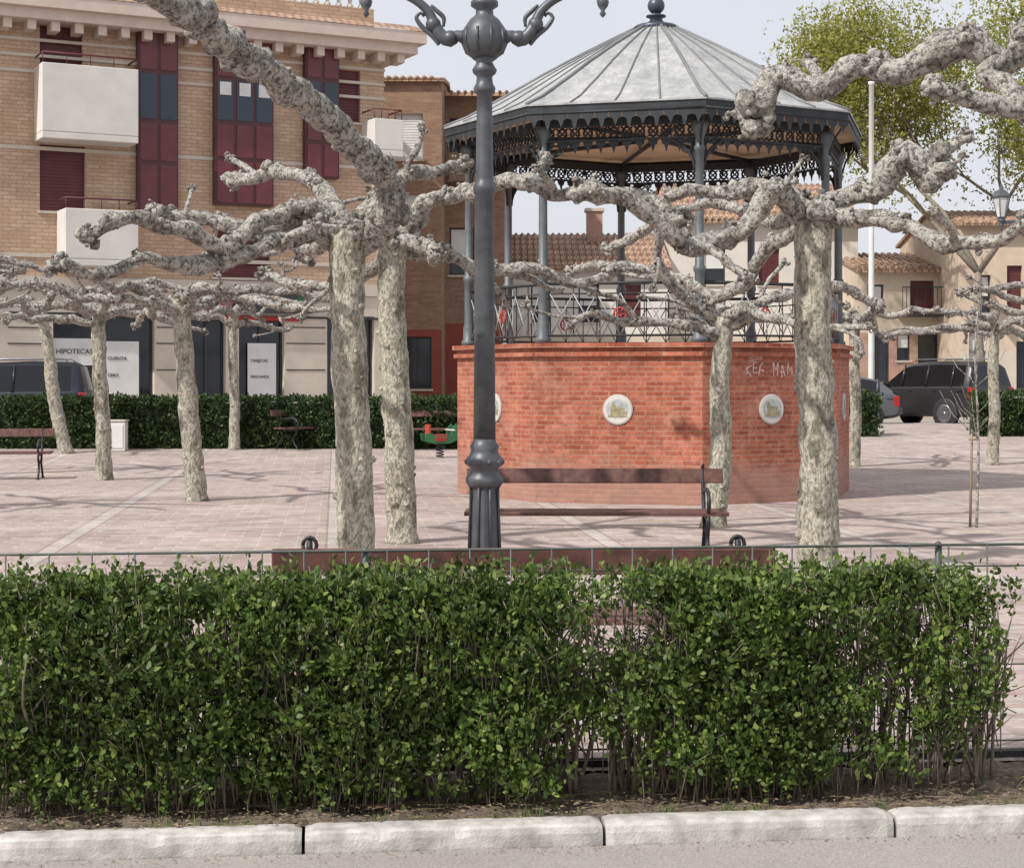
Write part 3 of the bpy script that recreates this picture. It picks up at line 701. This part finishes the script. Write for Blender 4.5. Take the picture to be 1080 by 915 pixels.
    mb=MB(); mb.lathe([(.34,6.88),(.36,6.93),(.30,6.97),(.16,7.0),(.10,7.04),(.09,7.08),(.15,7.10),(.15,7.12),(.07,7.14),(.07,7.18)],16)
    mb.ball((0,0,7.27),.13,0,16); mb.lathe([(.03,7.38),(.012,7.5),(.002,7.56)],8)
    mb.obj('finial',[M('finial_metal',(.07,.08,.10),.4,.5)],e,uv=False)
bandstand()
# ---------------------------------------------------------------- buildings
class Plane:
    def __init__(s,px,d,ang):
        s.x0=(px-HX)/F*d; s.y0=d; s.a=ang; s.t=(math.cos(ang),math.sin(ang))
    def q(s,px,py):
        k=(px-HX)/F; lx=(k*s.y0-s.x0)/(s.t[0]-k*s.t[1]); d=s.y0+lx*s.t[1]
        return lx,EYE-(py-HY)*d/F
    def rect(s,x0,y0,x1,y1):
        a=s.q(x0,y0); b=s.q(x1,y1); c=s.q(x0,y1)
        return a[0],b[0],min(c[1],b[1]),max(a[1],s.q(x1,y0)[1])
def facade(mb,x0,x1,z0,z1,ops,mat=0,rev=.18,reveal=None):
    xs=sorted({x0,x1,*[o[0] for o in ops],*[o[1] for o in ops]}); zs=sorted({z0,z1,*[o[2] for o in ops],*[o[3] for o in ops]})
    xs=[x for x in xs if x0<=x<=x1]; zs=[z for z in zs if z0<=z<=z1]
    for i in range(len(xs)-1):
        for j in range(len(zs)-1):
            cx,cz=(xs[i]+xs[i+1])/2,(zs[j]+zs[j+1])/2
            if any(o[0]<cx<o[1] and o[2]<cz<o[3] for o in ops): continue
            mb.add([(xs[i],0,zs[j]),(xs[i+1],0,zs[j]),(xs[i+1],0,zs[j+1]),(xs[i],0,zs[j+1])],[(0,1,2,3)],mat)
    rv=mat if reveal is None else reveal
    for a,b,c,d in [o[:4] for o in ops]:
        mb.add([(a,0,c),(b,0,c),(b,0,d),(a,0,d),(a,rev,c),(b,rev,c),(b,rev,d),(a,rev,d)],[(0,4,5,1),(1,5,6,2),(2,6,7,3),(3,7,4,0)],rv)
def window(e,nm,a,b,c,d,kind,rev=.18):
    mb=MB()
    if kind in('shutter','wshutter'):
        mt=2 if kind=='shutter' else 3
        mb.box(a,b,rev-.04,rev,c,d,mt)
        k=int((d-c)/.09)
        for i in range(k): mb.box(a+.04,b-.04,rev-.056,rev-.041,c+.02+i*.09,c+.085+i*.09,mt)
    else:
        mb.box(a,b,rev,rev+.02,c,d,1)
        n=2 if b-a>.9 else 1; fm=3 if kind=='white' else 0
        fr=.06
        mb.box(a,b,rev-.05,rev-.002,c,c+fr,fm); mb.box(a,b,rev-.05,rev-.002,d-fr,d,fm)
        for i in range(n+1):
            x=a+(b-a-fr)*i/n; mb.box(x,x+fr,rev-.048,rev-.004,c+fr,d-fr,fm)
        if kind=='half': mb.box(a+fr,b-fr,rev-.03,rev-.012,c+(d-c)*.45,d-fr,3)
    mb.box(a-.06,b+.06,-.06,-.003,c-.07,c-.002,4)
    mb.obj(nm,[darkf,glass,shut,white,stone],e)
tile_r=brickM('roof_tiles',(.40,.24,.16),(.52,.36,.25),(.18,.11,.08),.24,.40,.03,stain=.35,bs=1.0)
def apartment():
    pl=Plane(405,50,math.radians(27.15)); e=empty('apartment_building',(pl.x0,pl.y0,0),pl.a)
    bk=brickM('tan_brick',(.47,.315,.205),(.56,.40,.28),(.36,.26,.19),.34,.105,.013,stain=.14,fine=.86)
    Z1=11.1; xL=-24
    zg=pl.q(300,306)[1]; ops=[];kinds=[]
    for r,k in (((42,12,87,78),'shutter'),((42,155,90,222),'shutter'),((357,75,380,128),'shutter'),((225,245,285,292),'shutter')):
        ops.append(pl.rect(*r)); kinds.append(k)
    for off in (-4.0,-8.0):
        for o in ops[:2]: kinds.append('shutter'); ops.append((o[0]+off-1,o[1]+off-1,o[2],o[3]))
    mb=MB(); facade(mb,xL,0,zg,Z1,ops,0)
    mb.add([(0,0,zg),(0,14,zg),(0,14,Z1),(0,0,Z1)],[(0,1,2,3)],0); mb.add([(xL,0,0),(xL,14,0),(xL,14,Z1),(xL,0,Z1)],[(3,2,1,0)],0); mb.add([(xL,14,0),(0,14,0),(0,14,Z1),(xL,14,Z1)],[(3,2,1,0)],0)
    mb.obj('brick_walls',[bk],e)
    for i,(o,k) in enumerate(zip(ops,kinds)): window(e,'window_%d'%(i+1),*o,k)
    mb=MB()
    mb.box(xL,.06,-.07,-.003,zg-.12,zg+.22)
    for z in np.arange(Z1-1.3,Z1-.3,.42): mb.box(xL,.02,-.035,-.003,z,z+.08)
    for z in (4.9,7.75): mb.box(xL,.02,-.03,-.003,z,z+.1)
    mb.obj('string_courses',[stone],e)
    mb=MB(); mb.box(xL,.75,-.75,14,Z1,Z1+.28); mb.box(xL,.95,-.95,14,Z1+.283,Z1+.62); 
    x=xL
    while x<.6: mb.box(x,x+.22,-.6,-.003,Z1-.26,Z1-.003); x+=.62
    mb.obj('cornice',[M('cornice_stone',(.60,.50,.43),.85,0,.08)],e)
    mb=MB(); mb.box(xL,-.3,.05,12,Z1+.623,Z1+1.35,0)
    mb.obj('attic_parapet',[bk],e)
    mb=MB(); mb.add([(xL,-.97,Z1+.63),(1.0,-.97,Z1+.63),(1.0,.1,Z1+1.0),(xL,.1,Z1+1.0)],[(0,1,2,3)]); mb.add([(1.0,-.97,Z1+.63),(1.0,14,Z1+.63),(1.0,14,Z1+1),(1.0,.1,Z1+1)],[(0,1,2,3)]); mb.obj('tile_eave',[tile_r],e)
    mb=MB(); x=-9
    while x<-.4:
        mb.lathe([(.10,Z1+1.35),(.10,Z1+1.45),(.05,Z1+1.5),(.09,Z1+1.7),(.05,Z1+1.9),(.1,Z1+1.95)],8,(x,.3,0)); x+=.35
    mb.box(-9.2,-.2,.15,.45,Z1+1.955,Z1+2.1); mb.obj('balustrade',[stone],e)
    bfr,bgl,bpn=M('bay_frame',(.075,.018,.022),.4),glassM('bay_glass',(.03,.045,.065)),M('bay_panel',(.13,.026,.032),.35,0,.15)
    for bi,(x0,y0,x1,y1) in enumerate(((143,22,185,226),(224,38,285,216),(319,48,354,188),(224,38,285,216))):
        a,b,c,d=pl.rect(x0,y0,x1,y1)
        if bi==3: a-=11;b-=11
        mb=MB(); mb.box(a,b,-.28,-.003,c,d,0)
        zz=[c+(d-c)*f for f in (0,.26,.47,.72,1)]
        n=2 if b-a<1.3 else 3
        for j in range(4):
            for i in range(n):
                xx0=a+(b-a)*i/n+.05; xx1=a+(b-a)*(i+1)/n-.05
                mb.box(xx0,xx1,-.305,-.283,zz[j]+.06,zz[j+1]-.06,1 if j==2 else 2)
        if bi in (1,):
            for i in range(n):
                xx0=a+(b-a)*i/n+.12; xx1=a+(b-a)*(i+1)/n-.12
                mb.box(xx0,xx1,-.322,-.308,zz[2]+(zz[3]-zz[2])*.62,zz[3]-.1,4)
        mb.obj('bay_window_%d'%(bi+1),[bfr,bgl,bpn,darkf,white],e)
    bal=M('balcony_render',(.66,.64,.60),.85,0,.1,1.2)
    for i,(x0,y0,x1,y1,sh) in enumerate(((36,76,136,150,0),(60,222,136,282,0),(381,128,411,168,0),(36,76,136,150,-8),(60,222,136,282,-8))):
        a,b,c,d=pl.rect(x0,y0,x1,y1); a+=sh;b+=sh; dep=1.0
        mb=MB(); mb.box(a,b,-dep,-.004,c,c+.18); mb.box(a,b,-dep-.003,-dep+.12,c+.183,d-.1); mb.box(a-.003,a+.12,-dep+.123,-.004,c+.183,d-.1); mb.box(b-.12,b+.003,-dep+.123,-.004,c+.183,d-.1)
        mb.obj('balcony_%d'%(i+1),[bal],e,bevel=.02)
        mb=MB(); mb.tube([(a+.03,-.05,d+.18,.025),(a+.03,-dep+.05,d+.18,.025),(b-.03,-dep+.05,d+.18,.025),(b-.03,-.05,d+.18,.025)],0,6)
        for xx in np.linspace(a+.03,b-.03,5): mb.tube([(xx,-dep+.05,d-.1,.015),(xx,-dep+.05,d+.18,.015)],0,5)
        mb.obj('balcony_rail_%d'%(i+1),[shut],e)
    gp=[pl.rect(56,332,163,424),pl.rect(200,334,238,428),pl.rect(252,334,300,428),pl.rect(345,334,395,428)]
    gp=[(a,b,max(c,.7),d) for a,b,c,d in gp]
    gp+= [(gp[0][0]-6,gp[0][0]-3,.9,gp[0][3])]
    mb=MB(); facade(mb,xL,0,-.05,zg-.125,gp,0,.25); mb.add([(0,0,-.05),(0,14,-.05),(0,14,zg),(0,0,zg)],[(0,1,2,3)],0); 
    mb.obj('ground_floor_walls',[stone],e)
    for i,o in enumerate(gp): window(e,'shopfront_%d'%(i+1),*o,'dark',.25)
    mb=MB()
    for y in (345,362,390): 
        for xa,xb in ((8,54),(165,198),(302,343)):
            a=pl.q(xa,y); b=pl.q(xb,y); mb.box(a[0],b[0],-.015,-.003,a[1]-.015,a[1]+.015)
    a=pl.q(8,330); b=pl.q(400,330); mb.box(a[0],b[0],-.045,-.003,a[1]-.02,a[1]+.04)
    mb.obj('metal_joints',[darkf],e)
    a,b,c,d=pl.rect(222,306,327,329); mb=MB(); mb.box(a,b,-.22,-.075,c,d); mb.obj('bank_sign',[darkf],e,bevel=.01)
    text('sign_lettering','Unicaja Banco',(d-c)*.50,TX(a+.75,-.235,c+.22),white,e)
    mb=MB(); mb.box(b-.45,b-.2,-.245,-.222,c+.2,d-.2); mb.obj('sign_logo',[M('logo_green',(.03,.10,.05))],e)
    mb=MB(); mb.box(a+.2,a+.55,-.245,-.222,c+.15,d-.15); mb.box(a-.3,b-.3,-.08,-.046,c-.22,c-.1); mb.obj('sign_red_mark',[M('red_line',(.35,.03,.02))],e)
    for i,(x0,y0,x1,y1,t1,t2) in enumerate(((57,357,110,385,'HIPOTECAS',''),(112,360,148,422,'CUENTA','CERO'),(263,362,293,424,'TARJETAS','PRESTAMOS'))):
        a,b,c,d=pl.rect(x0,y0,x1,y1); mb=MB(); mb.box(a,b,.15,.17,c,d); mb.obj('poster_%d'%(i+1),[white],e)
        text('poster_text_%d'%(i+1),t1,(b-a)*.14,TX(a+.08,.14,(c+d)/2+(-.05 if i==0 else .3)),darkf,e)
        if t2: text('poster_subtext_%d'%(i+1),t2,(b-a)*.12,TX(a+.08,.14,(c+d)/2-.15),darkf,e)
apartment()
def house(name,px0,px1,d,eave_py,ridge_py,wallm,ops,ang=0,depth=9,roofm=None,base=None,basez=0,over=.4,extras=None):
    pl=Plane(px0,d,ang); e=empty(name,(pl.x0,pl.y0,0),ang); x1=pl.q(px1,398)[0]; ze=pl.q((px0+px1)/2,eave_py)[1]; zr=pl.q((px0+px1)/2,ridge_py)[1]
    rects=[(*pl.rect(*o[:4]),o[4]) for o in ops]; zr=max(zr,ze+.6)
    rects=[(a,b,max(c,.06),dd,k) for a,b,c,dd,k in rects if a>0.05 and b<x1-.05 and dd<ze]
    mb=MB()
    if base:
        facade(mb,0,x1,0,basez,[(a,b,c,min(dd,basez)) for a,b,c,dd,k in rects if c<basez],1); facade(mb,0,x1,basez,ze,[(a,b,max(c,basez),dd) for a,b,c,dd,k in rects if dd>basez],0)
    else: facade(mb,0,x1,0,ze,[r[:4] for r in rects],0)
    for x in (0,x1):
        vs=[(x,0,0),(x,depth,0),(x,depth,ze),(x,depth/2,zr),(x,0,ze)]; mb.add(vs,[(0,1,2,3,4)] if x else [(4,3,2,1,0)],0)
    mb.add([(0,depth,0),(x1,depth,0),(x1,depth,ze),(0,depth,ze)],[(3,2,1,0)],0)
    mb.obj('walls',[wallm,base or wallm],e)
    for i,r in enumerate(rects): window(e,'window_%d'%(i+1),*r)
    mb=MB(); o=over; sl=(zr-ze)/(depth/2)
    for s in (0,1):
        y0,y1=(-o,depth/2) if s==0 else (depth+o,depth/2); z0=ze-o*sl
        vs=[(-.1,y0,z0+.12),(x1+.1,y0,z0+.12),(x1+.1,y1,zr+.12),(-.1,y1,zr+.12),(-.1,y0,z0),(x1+.1,y0,z0),(x1+.1,y1,zr),(-.1,y1,zr)]
        mb.add(vs,[(0,1,2,3),(4,7,6,5),(0,4,5,1),(0,3,7,4),(1,5,6,2)])
    mb.obj('roof',[roofm or tile_r],e)
    mb=MB()
    k=int(x1/.24)
    for i in range(k): mb.tube([(.12+i*.24,-o-.02,ze-o*sl+.13,.07),(.12+i*.24,depth/2,zr+.13,.07)],0,6)
    mb.obj('tile_rows',[tile_r],e)
    if extras: extras(e,pl,x1,ze,zr)
    return e
bb=brickM('brown_brick',(.24,.135,.085),(.33,.20,.13),(.24,.18,.13),.3,.09,.012,stain=.2)
rb=brickM('pink_brick',(.40,.22,.16),(.46,.29,.22),(.40,.32,.27),.3,.09,.012,stain=.2)
wr=M('white_render',(.68,.64,.58),.9,0,.1,.8,.2,30)
redr=M('red_render',(.26,.06,.04),.85,0,.1)
house('brick_house',398,466,57,86,78,bb,[(417,120,446,168,'wshutter'),(418,205,444,250,'wshutter'),(425,355,455,410,'dark')],base=redr,basez=3.3,over=.2)
def garage(e,pl,x1,ze,zr):
    mb=MB(); mb.box(.3,x1-.3,-1.1,-.01,ze-3.1,ze-2.95); mb.box(.3,x1-.3,-1.1,-1.04,ze-2.947,ze-2.1); mb.obj('balcony',[bb],e)
house('brick_house',466,540,60,102,92,bb,[(474,125,496,190,'dark'),(474,240,500,290,'half')],base=redr,basez=3.6,over=.9,extras=garage)
def chim(e,pl,x1,ze,zr):
    mb=MB(); x=x1*.5; mb.box(x,x+.6,3.2,3.8,zr-.8,zr+.9,0); mb.box(x-.07,x+.67,3.13,3.87,zr+.903,zr+1.02,1); mb.obj('chimney',[rb,stone],e)
house('terraced_house',541,705,62,282,240,wr,[(560,300,580,340,'half'),(610,300,632,340,'half'),(655,300,676,340,'shutter')],base=cream,basez=3.2,extras=chim)
house('terraced_house',706,905,64,232,184,wr,[(740,262,765,300,'half'),(800,262,822,300,'shutter'),(855,262,875,300,'half'),(740,330,765,370,'dark')],base=cream,basez=3.2)
def balc(e,pl,x1,ze,zr):
    a,b,c,d=pl.rect(946,308,1008,332); mb=MB(); mb.box(a,b,-.8,-.005,c-.08,c)
    for x in np.linspace(a+.03,b-.03,16): mb.tube([(x,-.77,c,.012),(x,-.77,c+.95,.012)],0,4)
    mb.tube([(a+.02,-.77,c+.95,.02),(b-.02,-.77,c+.95,.02)],0,5); mb.obj('balcony',[black],e)
house('terraced_house',906,1012,61,286,262,cream,[(915,300,932,330,'half'),(960,296,985,331,'shutter'),(922,352,938,412,'dark'),(968,352,990,400,'dark'),(946,350,960,380,'half')],base=rb,basez=3.3,extras=balc)
house('terraced_house',1013,1130,58,238,214,M('peach_render',(.58,.47,.36),.9,0,.1),[(1030,290,1045,330,'half'),(1062,280,1078,330,'shutter'),(1022,352,1040,392,'wshutter'),(1072,360,1090,410,'dark')],base=stone,basez=2.6)
house('terraced_house',1131,1330,58,262,236,wr,[(1150,290,1170,330,'half'),(1200,290,1220,330,'half'),(1250,290,1270,330,'shutter')],base=cream,basez=3.0)
mb=MB(); x,y=(919-HX)/F*52,52; mb.lathe([(.10,gz(y)-.1),(.10,1),(.085,6),(.075,10.6),(.1,10.62),(.1,10.7)],10,(x,y,0)); mb.obj('mast',[white],uv=False)
# ---------------------------------------------------------------- cars
tyre=M('tyre_rubber',(.02,.02,.02),.8); rim=M('alloy_rim',(.35,.36,.38),.3,.8); cg=glassM('car_glass',(.008,.009,.011),.12)
def car(x,y,rz,col,kind='suv'):
    e=empty('parked_car',(x,y,gz(y)-.1),rz)
    pm,n,l,b=nt('car_paint'); b.inputs['Base Color'].default_value=(*col,1); b.inputs['Roughness'].default_value=.4; b.inputs['Metallic'].default_value=.2; b.inputs['Coat Weight'].default_value=.25; b.inputs['Coat Roughness'].default_value=.1
    if kind=='suv': S=[(2.36,.42,.70,.74,.76,.6),(2.28,.30,.92,.98,.87,.75),(1.9,.28,1.02,1.10,.92,.80),(1.15,.28,1.08,1.17,.93,.82),(.95,.28,1.10,1.20,.93,.82),(.30,.28,1.13,1.74,.93,.70),(.0,.28,1.13,1.82,.93,.70),(-1.0,.28,1.14,1.87,.93,.71),(-2.0,.28,1.15,1.84,.92,.70),(-2.18,.30,1.15,1.74,.91,.70),(-2.30,.33,1.10,1.18,.90,.82),(-2.36,.42,.95,1.0,.86,.78)]
    else: S=[(2.1,.40,.58,.62,.70,.55),(2.0,.26,.72,.78,.80,.7),(1.6,.22,.82,.90,.85,.75),(1.0,.22,.90,.98,.86,.76),(.8,.22,.92,1.0,.86,.76),(.15,.22,.94,1.38,.86,.6),(-.2,.22,.95,1.44,.86,.6),(-1.0,.22,.96,1.42,.86,.6),(-1.5,.22,.97,1.32,.85,.6),(-1.85,.26,.97,1.04,.83,.7),(-2.0,.30,.86,.92,.82,.7),(-2.06,.38,.7,.75,.78,.68)]
    mb=MB(); vs=[]
    for (sx,zb,zl,zt,w,wt) in S:
        h=[(w*.86,zb),(w*.97,zb+.08),(w,(zb+zl)/2),(w*.985,zl-.04),(w*.955,zl),(wt+(.02),zt-(zt-zl)*.12),(wt*.82,zt),(0,zt+.015)]
        vs+=[(sx,yy,zz) for yy,zz in h]+[(sx,-yy,zz) for yy,zz in h[:-1][::-1]]
    m=15; fs=[];mt=[]
    for i in range(len(S)-1):
        for j in range(m-1):
            fs.append((i*m+j,(i+1)*m+j,(i+1)*m+j+1,i*m+j+1))
            k=min(j,m-2-j); g=0
            if i==4 and k>=4: g=1
            if 5<=i<=7 and k==4: g=1
            if i==9 and k>=4: g=1
            if k==0: g=2
            mt.append(g)
        fs.append((i*m,i*m+m-1,(i+1)*m+m-1,(i+1)*m)); mt.append(2)
    fs.append(tuple(range(m))); mt.append(0); fs.append(tuple((len(S)-1)*m+j for j in range(m))[::-1]); mt.append(0)
    mb.add(vs,fs,0,False); mb.m=mt; mb.s=[g!=1 for g in mt]
    o=mb.obj('body',[pm,cg,darkf],e,uv=False); 
    mo=o.modifiers.new('b','BEVEL'); mo.width=.02; mo.segments=2; mo.limit_method='ANGLE'; mo.angle_limit=math.radians(25)
    mb=MB()
    for xx in ((.28,-.62,-1.55) if kind=='suv' else (.1,-.6,-1.4)):
        for sg in (-1,1):
            zl=S[7][2]; zt=S[7][3]; w=S[7][4]*.955; wt=S[7][5]+.02
            mb.tube([(xx-.02,sg*(w+.004),zl,.035),(xx-.05,sg*(wt+.012),zt-(zt-zl)*.14,.03)],0,5)
            mb.box(xx-.45,xx-.27,sg*(S[7][4]*.995)-.012,sg*(S[7][4]*.995)+.012,zl-.14,zl-.11,0)
    for sg in (-1,1): mb.ball(((S[4][0]-.05),sg*(S[4][4]+.06),S[4][2]+.12),.10,0,8,.8)
    mb.obj('pillars_and_mirrors',[pm],e,uv=False)
    rr=.38 if kind=='suv' else .31; wx=(1.45,-1.38) if kind=='suv' else (1.28,-1.25)
    for i,(xx,sg) in enumerate([(a,s) for a in wx for s in (-1,1)]):
        wY=S[6][4]; T=Matrix.Translation((xx,sg*(wY-.10),rr))@Matrix.Rotation(math.pi/2*-sg,4,'X')
        mb=MB(); mb.lathe([(rr*.62,.105),(rr*.66,.125),(rr*.92,.125),(rr,.09),(rr,-.1),(rr*.5,-.11)],24,(0,0,0),0,True,T)
        mb.lathe([(rr*.64,.06),(rr*.60,.085),(.02,.07)],20,(0,0,0),2,True,T)
        for k in range(5):
            Q=T@Matrix.Rotation(k*2*math.pi/5,4,'Z'); mb.box(-.045,.045,.03,rr*.63,.07,.127,1,Q)
        mb.lathe([(rr*.17,.06),(rr*.15,.13)],12,(0,0,0),1,True,T)
        mb.lathe([(rr*.66,.09),(rr*.68,.128),(rr*.60,.128)],24,(0,0,0),1,True,T)
        mb.lathe([(rr*1.14,-.05),(rr*1.14,.108),(rr*1.02,.109)],24,(0,0,0),2,True,T)
        mb.obj('wheel_%d'%(i+1),[tyre,rim,darkf],e,uv=False)
    hm=M('headlight',(.6,.62,.64),.15); tm=M('taillight',(.35,.02,.02),.2)
    for sg in (-1,1):
        s=S[1]; mb=MB(); mb.box(s[0]-.14,s[0]+.035,sg*(s[4]-.17)-.17,sg*(s[4]-.17)+.17,s[2]-.2,s[2]-.03); mb.obj('headlight_%s'%('a' if sg<0 else 'b'),[hm],e,uv=False,bevel=.03)
        s=S[-2]; mb=MB(); mb.box(s[0]-.04,s[0]+.12,sg*(s[4]-.10)-.11,sg*(s[4]-.10)+.11,s[2]-.28,s[2]+.02); mb.obj('taillight_%s'%('a' if sg<0 else 'b'),[tm],e,uv=False,bevel=.02)
    mb=MB(); xx=S[-1][0]; mb.box(xx-.04,xx+.1,-.28,.28,.62,.74,0); mb.box(xx-.07,xx+.12,-.8,.8,.36,.56,1); mb.box(S[0][0]-.1,S[0][0]+.05,-.75,.75,.34,.52,1); mb.box(S[0][0]-.05,S[0][0]+.02,-.45,.45,.56,.68,1)
    mb.obj('plate_and_bumpers',[white,darkf],e,uv=False,bevel=.02)
    if kind=='suv':
        mb=MB()
        for sg in (-1,1): mb.tube([(0,sg*.62,1.84,.015),(-.1,sg*.62,1.92,.018),(-1.8,sg*.62,1.93,.018),(-1.9,sg*.62,1.86,.015)],0,5)
        mb.obj('roof_rails',[rim],e,uv=False)
car((980-HX)/F*50.2,50.2,math.radians(125),(.028,.026,.028))
car((868-HX)/F*48.8,48.8,math.radians(176),(.10,.105,.12),'hatch')
car((32-HX)/F*41.5-.9,41.4,math.radians(186),(.014,.018,.032))
# ---------------------------------------------------------------- cabinet and spring rider
d=36.4; x=(124-HX)/F*d
e=empty('utility_cabinet',(x,d,gz(d))); mb=MB(); mb.box(-.19,.19,-.15,.15,0,.62); mb.obj('box',[white],e,bevel=.01); mb=MB(); mb.box(-.21,.21,-.17,.17,.622,.66); mb.obj('lid',[stone],e,bevel=.01); mb=MB(); mb.box(-.15,.15,-.165,-.152,.06,.56); mb.obj('door',[white],e,bevel=.004)
d=34.5; x=(464-HX)/F*d
e=empty('spring_rider',(x,d,gz(d)),.5,.85)
mb=MB(); mb.tube([(.09*math.cos(q),.09*math.sin(q),.02+q*.0105,.014) for q in np.linspace(0,30,90)],0,6); mb.obj('coil_spring',[black],e,uv=False)
gr=M('green_plastic',(.04,.17,.07),.5); rd=M('red_plastic',(.42,.05,.035),.5)
mb=MB(); pr=[(-.42,.42),(-.2,.34),(.2,.34),(.38,.42),(.46,.72),(.36,.80),(.28,.72),(.22,.52),(-.15,.52),(-.3,.60),(-.45,.58)]
for yy in (-.14,.12):
    k=len(pr); vs=[(a,yy,b) for a,b in pr]+[(a,yy+.03,b) for a,b in pr]
    mb.add(vs,[tuple(range(k)),tuple(range(k,2*k))[::-1]]+[(i,(i+1)%k,k+(i+1)%k,k+i)[::-1] for i in range(k)],0)
mb.obj('side_panels',[gr],e,uv=False)
mb=MB(); mb.box(-.28,.15,-.108,.118,.47,.56); mb.box(-.34,-.29,-.108,.118,.48,.80); mb.box(-.2,.1,-.16,-.142,.40,.50); mb.obj('seat',[rd],e,bevel=.01)
mb=MB(); mb.tube([(.27,-.25,.66,.018),(.27,.26,.66,.018)],0,6); mb.obj('handle',[white],e,uv=False)
# ---------------------------------------------------------------- light, sky, camera
dv=Vector((.66,.53,-.88)).normalized()
sl=bpy.data.lights.new('sun','SUN'); sl.energy=4.3; sl.angle=math.radians(1.2); sl.color=(1,.955,.89)
so=bpy.data.objects.new('sun',sl); scene.collection.objects.link(so); so.rotation_euler=dv.to_track_quat('-Z','Y').to_euler(); so.location=(-8,-5,12)
w=bpy.data.worlds.new('World'); scene.world=w; w.use_nodes=True; n=w.node_tree.nodes; l=w.node_tree.links; bg=n['Background']
sk=n.new('ShaderNodeTexSky'); sk.sky_type='NISHITA'; sk.sun_disc=False; sk.sun_elevation=math.asin(-dv.z); sk.sun_rotation=math.atan2(-dv.x,-dv.y)%(2*math.pi); sk.dust_density=4; sk.air_density=1.2
mx=n.new('ShaderNodeMix'); mx.data_type='RGBA'; mx.inputs[7].default_value=(8.6,8.75,9.4,1)
co=n.new('ShaderNodeTexCoord'); nz=n.new('ShaderNodeTexNoise'); nz.inputs['Scale'].default_value=2.2; nz.inputs['Detail'].default_value=4; l.new(co.outputs['Generated'],nz.inputs[0])
mr=n.new('ShaderNodeMapRange'); mr.inputs[1].default_value=.3; mr.inputs[2].default_value=.7; mr.inputs[3].default_value=.78; mr.inputs[4].default_value=.95; l.new(nz.outputs[0],mr.inputs[0]); l.new(mr.outputs[0],mx.inputs[0])
l.new(sk.outputs[0],mx.inputs[6]); l.new(mx.outputs[2],bg.inputs[0]); bg.inputs[1].default_value=.1
cam=bpy.data.cameras.new('camera'); cam.sensor_width=36; cam.lens=60; cam.shift_y=-(457.5-HY)/1080; cam.clip_end=2000; cam.clip_start=.1
co=bpy.data.objects.new('camera',cam); scene.collection.objects.link(co); co.location=(0,0,EYE); co.rotation_euler=(math.pi/2,0,0); scene.camera=co
scene.view_settings.view_transform='Standard'; scene.view_settings.look='None'; scene.view_settings.exposure=0
